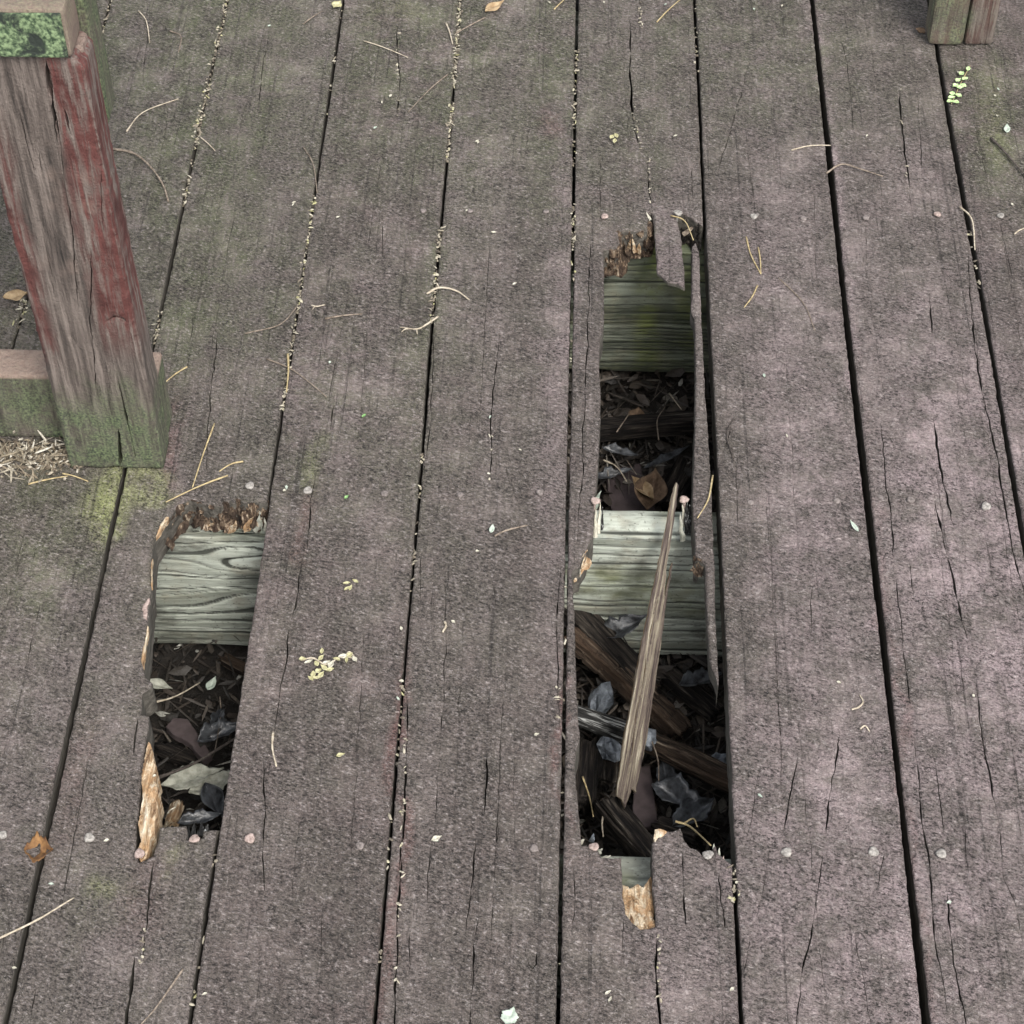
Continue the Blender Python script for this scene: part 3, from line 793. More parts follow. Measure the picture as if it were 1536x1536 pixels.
for (x, y, k, mt) in [(635, 317, 3, 'naildull'), (705, 317, 4, 'naildull'), (819, 318, 4, 'naildull'), (907, 325, 5, 'nailpink'), (1131, 325, 6, 'nail'), (1205, 328, 6, 'naildull'), (1299, 327, 7, 'naildull'), (1406, 322, 7, 'nailpink'), (1501, 324, 8, 'nail'),
                      (375, 729, 2, 'nail'), (462, 736, 3, 'nail'), (690, 743, 4, 'naildull'), (810, 739, 4, 'naildull'), (1126, 755, 6, 'naildull'), (1255, 752, 6, 'naildull'), (1366, 750, 7, 'naildull'), (1479, 760, 7, 'nail'), (577, 741, 3, 'naildull'),
                      (4, 1253, 1, 'nail'), (134, 1257, 2, 'nail'), (375, 1258, 3, 'nailpink'), (540, 1269, 3, 'naildull'), (801, 1273, 4, 'naildull'), (1180, 1279, 6, 'nail'), (1310, 1278, 6, 'nail'), (1412, 1281, 7, 'nail')]:
    nail(x, y, PLANK[k], mt, 0.0010, r=0.0036 if mt == 'naildull' else 0.0043, tilt=(random.uniform(-.2, .2), random.uniform(-.2, .2)))
for (x, y, k, mt, z) in [(891, 1271, 5, 'nailpink', -.001), (1062, 1283, 5, 'nail', 0), (292, 1259, 2, 'nailpink', .001), (209.5, 1281, 2, 'nailpink', .003), (893, 752, 5, 'nailpink', .002), (1026, 750, 5, 'nailpink', -.004), (1017, 320, 5, 'nail', .004)]:
    nail(x, y, PLANK[k], mt, z, r=0.0046, shaft=0.04, tilt=(random.uniform(-.3, .1), random.uniform(-.2, .2)), label='exposed nail standing in torn wood')


# ------------------------------------------------------------------ torn and rotten wood on the planks
def broken_wall(pts, parent, mat, depth=0.036, amp=0.006, seed=1, name='rotten_end', back=0.004):
    """ragged broken end grain hanging below a torn plank edge (pts run along the edge, hole on the -Y side)"""
    p = resample(pl(pts), 0.0013, closed=False); n = len(p); m_ = 26
    t = np.gradient(p, axis=0); t /= np.linalg.norm(t, axis=1, keepdims=True)
    nr = np.stack([t[:, 1], -t[:, 0]], 1)                 # towards the hole for left-to-right runs
    V = np.zeros((n, m_, 3))
    for j in range(m_):
        f = j / (m_ - 1); q = np.stack([p[:, 0] * 160, np.full(n, f * 5), np.full(n, seed * 2.)], 1)
        o = fbm(q, seed, 4) * amp * 1.5 + np.where(vnoise(q * np.array([1, .4, 1]), seed + 7) > .1, amp * .9, 0) + f * f * amp * 1.6 - back
        if j == 0: o = o * 0 - back * .5
        V[:, j, :2] = p + nr * o[:, None]
        V[:, j, 2] = -0.002 - depth * f + (0.003 * vnoise(np.stack([p[:, 0] * 400, np.full(n, j * .7)], 1), seed + 3) if j else 0)
    idx = np.arange(n * m_).reshape(n, m_)
    fs = np.stack([idx[:-1, :-1], idx[:-1, 1:], idx[1:, 1:], idx[1:, :-1]], -1).reshape(-1, 4)
    return link(name, mesh_np(name, V.reshape(-1, 3), fs, False), mat, parent)


broken_wall([(242, 790), (254, 774), (265.5, 757), (281, 747), (297, 750), (312, 756.6), (334, 756.6), (342, 752), (355, 748), (365, 752), (381, 753), (402, 753)], PLANK[2], M['rotten'], depth=.030, amp=0.0045, seed=3)
broken_wall([(905, 372), (925, 372), (929, 360), (927, 344), (950, 345), (973, 343), (975, 330)], PLANK[5], M['rotten'], amp=0.005, seed=4)
broken_wall([(1010, 322), (1023, 318.5), (1035, 323), (1050, 337)], PLANK[5], M['dark'], amp=0.004, seed=5)
broken_wall([(1041, 832), (1046, 836), (1057, 843)], PLANK[5], M['rotten'], depth=.02, amp=0.003, seed=6)
broken_wall([(860, 852), (869, 848), (876, 832), (882, 822)], PLANK[5], M['fresh'], depth=.016, amp=0.003, seed=8)


def torn(name, pts, parent, mat, zfn, seed, fibre=0.003, thick=0.02, sp=0.0016):
    return slab(name, [pl(pts)], [], [mat, mat], parent, sp=sp, thick=thick, rnd=0.0008, amp=0.0012, seed=seed, fibre=fibre, zfn=zfn, edge_seg=0.002, edge_jit=0.0008)


yA, yB = Yof(955, 1290), Yof(965, 1392)
torn('torn_wood', [(933, 1313), (945, 1318), (955, 1311), (966, 1316), (978, 1300), (981, 1345), (984, 1388), (975, 1392), (962, 1393), (949, 1382), (937, 1368), (934, 1340)], PLANK[5], M['fresh'],
     lambda V: -0.014 + 0.012 * np.clip((yA - V[:, 1]) / (yA - yB), 0, 1) ** 2, 31, 0.0028)['label'] = 'bright orange torn wood in the broken plank end'
torn('torn_wood', [(223, 1112), (228, 1120), (229, 1140), (234, 1152), (233, 1170), (238, 1186), (236, 1200), (239, 1218), (234, 1232), (233, 1250), (224, 1258), (220, 1284), (210, 1291), (205, 1278), (210, 1262), (208, 1235), (213, 1200), (213, 1168), (218, 1125)], PLANK[2], M['fresh'],
     lambda V: -0.001 + 0.004 * np.clip(1 - np.abs(V[:, 1] - Yof(225, 1190)) / .05, 0, 1), 32, 0.003, 0.035)['label'] = 'pale orange splintered edge of the short hole'
for q_, sd_ in (([(253, 776), (245, 788), (238, 800), (234, 806), (236, 796), (242, 786), (249, 775)], 33), ([(228.6, 838), (227, 858), (228.4, 878), (227, 880), (225.6, 860), (226.8, 840)], 36), ([(223, 940), (220, 965), (217, 993), (214.5, 1000), (212, 990), (217.5, 962), (220.5, 938)], 37), ([(224, 897), (221, 915), (219, 930), (214, 926), (213, 912), (219, 899)], 38)):
    torn('torn_wood', q_, PLANK[2], M['fresh'] if sd_ != 38 else M['nailpink'], lambda V: 0.0004 + 0 * V[:, 0], sd_, 0.0006, 0.006)
torn('torn_wood', [(983.5, 1244), (992, 1243), (1002, 1246), (998, 1253), (989, 1256), (984, 1262), (981, 1258)], PLANK[5], M['fresh'], lambda V: -0.0005 + 0 * V[:, 0], 35, 0.0012, 0.02)


def splinter(p0, p1, w, parent, mat, name='splinter', h=None):
    p0 = np.asarray(p0, float); p1 = np.asarray(p1, float); a = p1 - p0; L = np.linalg.norm(a); a /= L
    s = np.cross(a, [0.2, 0.1, 1.0]); s /= np.linalg.norm(s); u = np.cross(s, a); h = h or w * .6
    V = []; K = 5
    for i in range(K + 1):
        f = i / K; q = (1 - f) ** .8 * (1 if i else .8) + .06
        c = p0 + a * L * f + s * random.uniform(-.12, .12) * w + u * random.uniform(-.12, .12) * w
        for sx, sy in ((-1, -1), (1, -1), (1.0, .8), (-.7, 1)):
            V.append(c + s * sx * w / 2 * q * random.uniform(.8, 1.1) + u * sy * h / 2 * q)
    Fc = []
    for i in range(K):
        for j in range(4): Fc.append((i * 4 + j, i * 4 + (j + 1) % 4, (i + 1) * 4 + (j + 1) % 4, (i + 1) * 4 + j))
    Fc += [(3, 2, 1, 0), tuple(K * 4 + j for j in range(4))]
    return link(name, mesh_np(name, V, Fc, False), mat, parent)


for (x0, y0, z0, x1, y1, z1, w, mt, k) in [
        (892, 760, -.030, 901, 735, .000, .006, 'mint', 5), (897, 800, -.034, 900, 752, -.006, .004, 'husk', 5), (892, 806, -.034, 893, 762, -.004, .005, 'husk', 5), (903, 795, -.036, 904, 760, -.012, .003, 'greywood', 5),
        (1031, 800, -.030, 1030, 752, -.006, .006, 'greywood', 5), (1024, 812, -.032, 1020, 770, -.010, .005, 'greyleaf', 5), (1036, 790, -.03, 1035, 756, -.006, .005, 'greywood', 5), (1027, 790, -.03, 1024, 752, -.008, .004, 'husk', 5),
        (1070, 1292, -.01, 1071, 1266, .001, .005, 'greyleaf', 5), (1077, 1292, -.01, 1079, 1272, .001, .004, 'greyleaf', 5), (1087, 1302, -.008, 1085, 1284, .001, .004, 'nailpink', 5),
        (868, 1268, -.01, 877, 1258, .002, .006, 'husk', 5), (895, 1282, -.012, 903, 1272, .002, .006, 'greyleaf', 5), (905, 1288, -.01, 916, 1283, .001, .005, 'husk', 5), (888, 1262, -.02, 890, 1250, .002, .005, 'stone', 5),
        (866, 855, -.012, 863, 838, .000, .005, 'husk', 5), (872, 852, -.014, 879, 826, .000, .004, 'fresh', 5), (868, 862, -.02, 868, 850, -.004, .006, 'husk', 5),
        (340, 786, -.036, 352, 748, -.002, .006, 'timber', 2), (362, 790, -.034, 357, 752, -.006, .008, 'timber', 2), (300, 782, -.034, 296, 756, -.006, .008, 'timber', 2), (278, 785, -.034, 276, 772, -.014, .006, 'rotten', 2), (320, 788, -.034, 318, 770, -.014, .01, 'rotten', 2), (290, 790, -.032, 306, 762, -.012, .008, 'timber', 2),
        (385, 796, -.036, 391, 768, -.012, .010, 'greyleaf', 2), (399, 796, -.03, 397, 776, -.012, .006, 'husk', 2), (370, 794, -.034, 378, 775, -.012, .008, 'fresh', 2), (346, 796, -.034, 354, 782, -.014, .008, 'fresh', 2), (332, 790, -.03, 338, 765, -.008, .008, 'rotten', 2), (310, 790, -.034, 322, 784, -.02, .006, 'fresh', 2), (380, 792, -.03, 377, 765, -.01, .007, 'rotten', 2), (262, 788, -.03, 258, 772, -.006, .008, 'fresh', 2), (245, 800, -.03, 248, 782, -.006, .008, 'fresh', 2),
        (952, 378, -.030, 948, 352, -.006, .007, 'fresh', 5), (958, 379, -.030, 959, 365, -.014, .006, 'fresh', 5), (944, 372, -.026, 946, 358, -.008, .005, 'fresh', 5), (925, 388, -.03, 932, 370, -.01, .003, 'husk', 5), (966, 372, -.03, 968, 358, -.01, .005, 'timber', 5), (938, 376, -.03, 936, 362, -.01, .006, 'rotten', 5),
        (976, 330, -.004, 969, 318, .003, .003, 'husk', 5), (1024, 352, -.02, 1046, 336, -.01, .006, 'twig', 5), (280, 1262, -.012, 284, 1238, -.01, .004, 'greywood', 2), (288, 1255, -.012, 291, 1234, -.01, .006, 'greywood', 2), (300, 1254, -.012, 303, 1232, -.01, .006, 'greywood', 2), (308, 1252, -.012, 312, 1236, -.01, .005, 'greywood', 2)]:
    splinter(px(x0, y0, z0), px(x1, y1, z1), w, PLANK[k], M[mt])


# ------------------------------------------------------------------ rotten timbers and debris lying in the holes
def timber(name, p0, p1, w, h, mat, label, cat='timber', roll=0.0, seed=1, jag=0.012, ridge=0.16, cross=0.0, group=None, seg=0.003):
    p0 = np.asarray(p0, float); p1 = np.asarray(p1, float); a = p1 - p0; L = np.linalg.norm(a); a /= L
    s = np.cross(a, [0, 0, 1.0]); s /= np.linalg.norm(s); u = np.cross(s, a)
    s, u = s * math.cos(roll) + u * math.sin(roll), u * math.cos(roll) - s * math.sin(roll)
    n = 36; K = max(10, int(L / seg)); ang = np.arange(n) * 2 * np.pi / n
    ca, sa = np.cos(ang), np.sin(ang); pw = 0.35
    ex = np.sign(ca) * np.abs(ca) ** pw; ey = np.sign(sa) * np.abs(sa) ** pw
    rs = np.random.default_rng(seed); rid = rs.uniform(-1, 1, n); end0 = rs.uniform(0, 1, n) ** 2; end1 = rs.uniform(0, 1, n) ** 2
    V = np.zeros((K + 1, n, 3))
    for i in range(K + 1):
        f = i / K
        q = np.stack([ang * 3.0, np.full(n, f * L * 22), np.full(n, seed * 1.3)], 1)
        r = 1 + ridge * rid * (0.6 + 0.5 * math.sin(f * 5 + seed)) + 0.13 * fbm(q, seed, 3)
        if cross:
            cf = (f * L / cross + 0.3 * vnoise(np.stack([ang * 1.2, np.full(n, 3.)], 1), seed + 2)) % 1.0
            r = r - 0.17 * np.exp(-((cf - .5) / .06) ** 2)
        al = f * L + jag * (end0 * max(0, 1 - f * 5) - end1 * max(0, 1 - (1 - f) * 5))
        sh = 0.08 * w * math.sin(f * 3.3 + seed)
        V[i] = p0 + a * al[:, None] + s * (ex * r * w / 2 + sh)[:, None] + u * (ey * r * h / 2)[:, None]
    c0 = p0 + a * (jag * .7); c1 = p1 - a * (jag * .7)
    VV = np.concatenate([V.reshape(-1, 3), [c0, c1]]); idx = np.arange((K + 1) * n).reshape(K + 1, n); Fc = []
    for i in range(K):
        for j in range(n): Fc.append((idx[i, j], idx[i + 1, j], idx[i + 1, (j + 1) % n], idx[i, (j + 1) % n]))
    e0 = len(VV) - 2
    for j in range(n):
        Fc.append((e0, idx[0, j], idx[0, (j + 1) % n])); Fc.append((e0 + 1, idx[K, (j + 1) % n], idx[K, j]))
    # local object: origin at the lower end so that grain follows the length
    base = VV.mean(0); Rm = np.stack([s, a, u], 1)
    loc = (VV - base) @ Rm
    o = link(name, mesh_np(name, loc, Fc), mat)
    o.matrix_world = Matrix([[Rm[0][0], Rm[0][1], Rm[0][2], base[0]], [Rm[1][0], Rm[1][1], Rm[1][2], base[1]], [Rm[2][0], Rm[2][1], Rm[2][2], base[2]], [0, 0, 0, 1]])
    return tag(o, label, cat, group)


for nm in ('dark', 'timber', 'greywood', 'splint'):                    # grain along each piece's own length
    for nd in M[nm].node_tree.nodes:
        if nd.type == 'MAPPING' and nm != 'splint':
            nd.inputs['Scale'].default_value = (1, 0.09, 1)
        if nd.type == 'TEX_COORD': pass
for nd in list(M['dark'].node_tree.nodes):
    if nd.type == 'TEX_COORD':
        for l in list(M['dark'].node_tree.links):
            if l.from_node == nd: M['dark'].node_tree.links.new(nd.outputs['Object'], l.to_socket)

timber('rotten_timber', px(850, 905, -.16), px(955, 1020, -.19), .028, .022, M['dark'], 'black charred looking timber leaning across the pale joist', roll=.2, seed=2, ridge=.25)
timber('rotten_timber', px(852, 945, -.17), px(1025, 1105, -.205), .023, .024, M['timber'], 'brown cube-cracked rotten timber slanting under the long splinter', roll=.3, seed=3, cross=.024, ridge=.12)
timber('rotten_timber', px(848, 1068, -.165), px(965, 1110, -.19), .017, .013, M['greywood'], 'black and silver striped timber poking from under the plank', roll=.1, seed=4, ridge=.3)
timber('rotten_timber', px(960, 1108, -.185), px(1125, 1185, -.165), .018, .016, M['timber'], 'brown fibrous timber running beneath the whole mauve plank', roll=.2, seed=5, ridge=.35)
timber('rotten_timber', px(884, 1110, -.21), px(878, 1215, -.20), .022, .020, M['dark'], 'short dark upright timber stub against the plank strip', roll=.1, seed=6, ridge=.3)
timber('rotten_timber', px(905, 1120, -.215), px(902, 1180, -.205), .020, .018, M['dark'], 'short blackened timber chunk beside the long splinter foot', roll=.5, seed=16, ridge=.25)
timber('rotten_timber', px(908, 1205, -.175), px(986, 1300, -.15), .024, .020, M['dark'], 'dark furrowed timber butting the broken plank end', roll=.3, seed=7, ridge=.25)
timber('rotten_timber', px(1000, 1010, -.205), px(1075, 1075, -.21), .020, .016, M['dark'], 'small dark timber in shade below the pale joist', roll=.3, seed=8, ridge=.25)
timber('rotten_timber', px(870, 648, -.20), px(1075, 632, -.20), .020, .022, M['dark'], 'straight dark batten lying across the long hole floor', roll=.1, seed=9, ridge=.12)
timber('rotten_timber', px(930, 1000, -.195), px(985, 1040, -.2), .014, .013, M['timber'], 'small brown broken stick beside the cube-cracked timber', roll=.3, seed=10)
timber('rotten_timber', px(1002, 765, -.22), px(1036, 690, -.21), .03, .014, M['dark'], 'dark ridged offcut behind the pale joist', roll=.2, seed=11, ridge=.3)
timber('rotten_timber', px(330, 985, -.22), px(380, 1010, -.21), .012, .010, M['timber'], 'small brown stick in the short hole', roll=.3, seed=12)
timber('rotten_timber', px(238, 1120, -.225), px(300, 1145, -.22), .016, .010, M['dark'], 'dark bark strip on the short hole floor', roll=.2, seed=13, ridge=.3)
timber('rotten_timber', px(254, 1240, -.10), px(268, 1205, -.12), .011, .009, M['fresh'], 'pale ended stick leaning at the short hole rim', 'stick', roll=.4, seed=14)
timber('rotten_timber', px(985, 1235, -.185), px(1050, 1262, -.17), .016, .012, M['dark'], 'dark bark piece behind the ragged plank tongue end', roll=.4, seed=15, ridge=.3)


def flat_piece(name, pts, z0, z1, mat, label, cat, thick=.005, seed=1, edge=None):
    """flat fragment whose outline is given in the photo; its plane tilts from z0 (far end) to z1 (near end)"""
    P = [px(a, b, z0) for a, b in pts]
    ys = [b for _, b in pts]; y0, y1 = min(ys), max(ys)
    P = np.array([px(a, b, z0 + (z1 - z0) * (b - y0) / (y1 - y0)) for a, b in pts])
    c = P.mean(0); U, S_, Vt = np.linalg.svd(P - c); ux, uy, nz = Vt
    if nz[2] < 0: nz = -nz
    if uy[1] < 0: uy = -uy
    ux = np.cross(uy, nz)
    loc = np.stack([(P - c) @ ux, (P - c) @ uy], 1)
    ar = np.sum(loc[:, 0] * np.roll(loc[:, 1], -1) - np.roll(loc[:, 0], -1) * loc[:, 1])
    o = slab(name, [loc], [], [mat, edge or mat], None, sp=.003, thick=thick, rnd=.001, amp=.0006, seed=seed, edge_jit=.0006, edge_seg=.003)
    R = np.stack([ux, uy, nz], 1)
    o.matrix_world = Matrix([[*R[0], c[0]], [*R[1], c[1]], [*R[2], c[2]], [0, 0, 0, 1]])
    return tag(o, label, cat)


# long splinter leaning from the ground onto the pale joist
a0 = px(936, 1206, -.150); a1 = px(1017, 724, .010)
ax_ = a1 - a0; LS = np.linalg.norm(ax_); ax_ /= LS
sx_ = np.cross(ax_, [0, 0, 1.0]); sx_ /= np.linalg.norm(sx_); nx_ = np.cross(sx_, ax_)
tw = math.radians(-14); sx2 = sx_ * math.cos(tw) + nx_ * math.sin(tw); nx2 = nx_ * math.cos(tw) - sx_ * math.sin(tw)
prof = [(-.008, .006), (-.0095, .03), (-.0105, .06), (-.0095, .10), (-.0085, .16), (-.0062, .215), (-.0045, .25), (-.0035, .29), (-.0028, LS - .006), (-.001, LS), (.0016, LS - .002), (.0024, .29), (.003, .25), (.0036, .222), (.0062, .200), (.0072, .232), (.0082, .236), (.0092, .18), (.0105, .12), (.0115, .06), (.0095, .012), (.005, .016), (.002, -.004), (-.003, .004)]
spl = slab('long_splinter', [np.array(prof)[::-1]], [([(-.001, .03), (-.002, .12), (-.001, .20)], .0009)], [M['splint'], M['fresh']], None, sp=.0025, thick=.006, rnd=.0012, amp=.0008, seed=77, edge_jit=.0005, edge_seg=.003, fibre=.0006)
Rm = np.stack([sx2, ax_, nx2], 1)
spl.matrix_world = Matrix([[*Rm[0], a0[0]], [*Rm[1], a0[1]], [*Rm[2], a0[2]], [0, 0, 0, 1]])
tag(spl, 'long pointed wood splinter leaning out of the long hole against the joist', 'splinter')

flat_piece('painted_fragment', [(952, 1150), (975, 1148), (984, 1215), (988, 1238), (962, 1240), (948, 1238), (950, 1200)], -.212, -.205, M['mauve'], 'dull mauve painted board fragment beside the long splinter foot', 'wood fragment', .008, 51)
flat_piece('painted_fragment', [(248, 1090), (260, 1076), (282, 1078), (318, 1132), (304, 1140), (282, 1112), (262, 1102)], -.215, -.205, M['mauve'], 'mauve painted strip lying in the short hole', 'wood fragment', .008, 52)
flat_piece('painted_fragment', [(908, 705), (960, 695), (968, 735), (985, 768), (930, 785), (915, 760)], -.225, -.215, M['mauve'], 'broad mauve board fragment behind the pale joist', 'wood fragment', .01, 53)


# ------------------------------------------------------------------ twigs and needles
def tube(name, pts, r0, r1, mat, label, cat, group=None, branches=(), z=None, lift=0.0, flat3d=False):
    """thin tapered stick through deck pixels (z=None) or through 3D points (flat3d)"""
    polys = [pts] + list(branches); V = []; Fc = []
    for bi, pp in enumerate(polys):
        if flat3d: P = np.array(pp, float)
        else: P = np.array([px(a, b, 0) for a, b in pp]); 
        # smooth by Catmull-Rom
        Q = [P[0]] if len(P) < 2 else []
        ext = np.concatenate([[2 * P[0] - P[1]], P, [2 * P[-1] - P[-2]]])
        for i in range(1, len(ext) - 2):
            for t in np.linspace(0, 1, 7)[:-1]:
                p0, p1, p2, p3 = ext[i - 1:i + 3]
                Q.append(.5 * (2 * p1 + (p2 - p0) * t + (2 * p0 - 5 * p1 + 4 * p2 - p3) * t * t + (3 * p1 - p0 - 3 * p2 + p3) * t ** 3))
        Q.append(P[-1]); Q = np.array(Q); n = len(Q); b0 = len(V)
        ra, rb = (r0, r1) if bi == 0 else (r0 * .7, r1 * .7)
        for i in range(n):
            f = i / (n - 1); r = (ra + (rb - ra) * f) * (1 + .18 * random.uniform(-1, 1))
            t = Q[min(i + 1, n - 1)] - Q[max(i - 1, 0)]; t /= np.linalg.norm(t) + 1e-12
            s = np.cross(t, [0, 0, 1.0]); s /= np.linalg.norm(s) + 1e-12; u = np.cross(s, t)
            c = Q[i].copy()
            if not flat3d: c[2] = max(ra, rb) * 1.0 + .0008 + lift * math.sin(math.pi * f)
            for k in range(6):
                an = k * math.pi / 3; V.append(c + s * r * math.cos(an) + u * r * math.sin(an))
        for i in range(n - 1):
            for k in range(6):
                Fc.append((b0 + i * 6 + k, b0 + i * 6 + (k + 1) % 6, b0 + (i + 1) * 6 + (k + 1) % 6, b0 + (i + 1) * 6 + k))
        Fc.append(tuple(b0 + k for k in range(5, -1, -1))); Fc.append(tuple(b0 + (n - 1) * 6 + k for k in range(6)))
    o = link(name, mesh_np(name, V, Fc), mat)
    return tag(o, label, cat, group)


def tw(pts, mat, label, r=.0011, br=(), lift=.0015):
    return tube('twig', pts, r, r * .55, M[mat], label, 'twig', 'dry twigs on the deck', br, lift=lift)


tw([(170, 226), (200, 235), (225, 255), (245, 282), (253, 305)], 'twig', 'thick arched brown twig beside the red bench leg', .0018, lift=.004)
tw([(190, 199), (215, 172), (268, 150)], 'paletwig', 'pale bowed twig by the bench leg above the arched brown twig', .001)
tw([(208, 18), (220, 35), (225, 66)], 'paletwig', 'short bent pale twig near the mossy seat end', .001)
tw([(255, 48), (272, 58), (268, 80)], 'twig', 'tiny hooked twig right of the short bent pale twig', .0009)
tw([(455, 222), (470, 250), (476, 292)], 'twig', 'slender curved twig running into the litter-filled gap', .0009)
tw([(300, 207), (323, 228)], 'paletwig', 'short stub of twig sticking out of the pale litter seam', .0009)
tw([(368, 502), (420, 490), (447, 460)], 'twig', 'long faint curved twig ending at a plank gap', .0008)
tw([(455, 38), (485, 18)], 'twig', 'short dark stalk beside the yellow leaf at the gap', .0009)
tw([(545, 63), (575, 74), (612, 88)], 'paletwig', 'thin pale twig crossing a short crack', .0009)
tw([(672, 113), (645, 137), (612, 170)], 'twig', 'long diagonal twig leading to the litter-filled gap', .0009)
tw([(669, 37), (674, 50), (679, 68)], 'paletwig', 'pale split twig standing along the gap edge', .0012)
tw([(640, 443), (659, 435), (685, 440), (704, 452)], 'paletwig', 'pale bent twig lying across a plank gap', .0014, br=[[(659, 435), (654, 425)]])
tw([(657, 477), (640, 490), (625, 497), (600, 493)], 'paletwig', 'pale forked twig pointing away from the gap', .0012, br=[[(625, 497), (626, 503)], [(612, 495), (602, 500)]])
tw([(488, 480), (515, 477), (543, 473)], 'twig', 'straight short grey twig on a whole plank', .0012)
tw([(467, 460), (476, 463), (488, 459)], 'paletwig', 'very short pale twig above the straight grey twig', .001, br=[[(474, 462), (469, 466)]])
tw([(400, 540), (436, 556), (466, 578), (490, 597)], 'twig', 'long thin twig crossing the gap near an upright straw', .0009)
tw([(432, 533), (433, 560), (430, 590)], 'needle', 'straw stuck upright along the gap beside a thin twig', .0012)
tw([(742, 806), (760, 799), (791, 790)], 'twig', 'thin twig carrying one pale green leaflet', .0012)
tw([(1187, 227), (1215, 222), (1246, 220)], 'paletwig', 'straight pale twig reaching over the wide gap', .001)
tw([(1239, 262), (1262, 250), (1290, 257), (1324, 267)], 'twig', 'kinked twig with pale broken end across the wide gap', .0013)
tw([(1486, 210), (1507, 233), (1545, 275)], 'darktwig', 'stout dark twig slanting past the far stained bench leg', .0017)
tw([(1439, 312), (1457, 333), (1462, 377)], 'paletwig', 'pale twig lying in the gap near the cracked plank', .0012)
tw([(1167, 418), (1204, 457), (1222, 497)], 'twig', 'long thin dark twig curving down the mauve plank', .0008)
tw([(1521, 353), (1530, 348), (1545, 342)], 'paletwig', 'short pale twig beyond the cracked pinkish plank', .001)
tw([(0, 1409), (57, 1383), (112, 1348)], 'paletwig', 'long pale twig bridging the gap near a rusty curled leaf', .0011)
tw([(275, 1455), (252, 1490), (230, 1520), (205, 1545)], 'twig', 'slanting twig on the broken plank foot', .001)
tw([(410, 1100), (409, 1125), (415, 1152)], 'paletwig', 'short pale bowed twig beside the short hole', .0012)
tw([(960, 270), (985, 278), (1022, 297)], 'darktwig', 'fine dark twig over the crack above the long hole', .0007)
tw([(1006, 325), (1027, 335), (1040, 362)], 'needle', 'thin stalk bending over the corner of the long hole', .0009)
for pts, lab in [([(1119, 357), (1126, 385), (1141, 413)], 'longer needle of the forked pair on the mauve plank'), ([(1137, 373), (1140, 392), (1141, 413)], 'shorter needle of the forked pair on the mauve plank'), ([(1136, 430), (1128, 448), (1116, 463)], 'loose needle just below the forked pair on the mauve plank'),
                 ([(281, 552), (262, 565), (242, 581)], 'straw-coloured needle touching the green side of the bench leg'), ([(322, 637), (306, 682), (289, 733)], 'upright yellow needle between bench leg and short hole'), ([(342, 715), (300, 732), (249, 755)], 'long yellow needle slanting over the short hole corner'), ([(365, 694), (347, 699), (329, 709)], 'short needle above the long slanting yellow needle'),
                 ([(43, 728), (72, 722), (102, 716)], 'needle lying in front of the straw heap'), ([(94, 712), (112, 717), (133, 724)], 'needle crossing the straw heap towards the moss patch'), ([(831, 16), (840, 8), (852, -4)], 'pale needle slanting beside the litter-filled gap left of the long crack'), ([(985, 35), (1002, 18), (1024, -2)], 'pale needle slanting right of the long crack top'),
                 ([(1069, 715), (1062, 752), (1046, 779)], 'yellow needle lying over the thin sliver of the long hole')]:
    tube('pine_needle', pts, .0010, .0006, M['needle'], lab, 'pine needle', 'dry pine needles on the deck', lift=.001)
for nm, pts, mt, lab, r in [('twig', [(236, 1167, -.150), (285, 1148, -.155), (320, 1128, -.15), (352, 1108, -.13)], 'darktwig', 'dark twig spanning the short hole above a grey leaf', .0019),
                            ('twig', [(330, 1045, -.2), (331, 1075, -.2), (322, 1128, -.16)], 'twig', 'thin upright stalk in the short hole', .0007), ('twig', [(225, 1055, -.19), (262, 1045, -.19), (300, 1024, -.2)], 'paletwig', 'curved pale stalk at the far end of the short hole floor', .0012),
                            ('twig', [(975, 1105, -.17), (987, 1140, -.17), (988, 1182, -.19)], 'twig', 'thin stalk hanging by the blue-grey stones', .0008), ('twig', [(874, 1165, -.19), (884, 1195, -.19), (890, 1225, -.17)], 'needle', 'straw leaning on the dark timber stub', .001),
                            ('twig', [(907, 1212, -.17), (903, 1235, -.16), (905, 1255, -.15)], 'paletwig', 'pale straw curving over the furrowed timber', .0010), ('twig', [(925, 648, -.18), (944, 620, -.19)], 'twig', 'short straw by the dark batten', .0009), ('twig', [(988, 660, -.17), (986, 630, -.18), (998, 610, -.19)], 'twig', 'wiry stalk above the dark batten', .0008),
                            ('twig', [(1004, 590, -.2), (1022, 614, -.19)], 'paletwig', 'pale straw under the far olive joist', .0009), ('twig', [(1013, 1232, -.08), (1035, 1240, -.08), (1066, 1268, -.03)], 'needle', 'arched straw over the ragged plank end', .0012), ('twig', [(1026, 1235, -.09), (1040, 1228, -.08), (1046, 1240, -.07)], 'needle', 'small looped straw over the ragged plank end', .0010),
                            ('twig', [(940, 690, -.2), (955, 712, -.19)], 'twig', 'fine straw touching the curled tan leaf', .0008), ('twig', [(905, 690, -.2), (925, 700, -.2), (940, 722, -.2)], 'paletwig', 'tangled pale straw near the mauve board fragment', .0011)]:
    tube(nm, [px(a, b, c) for a, b, c in pts], r, r * .6, M[mt], lab, 'twig', 'twigs fallen in the holes', flat3d=True)


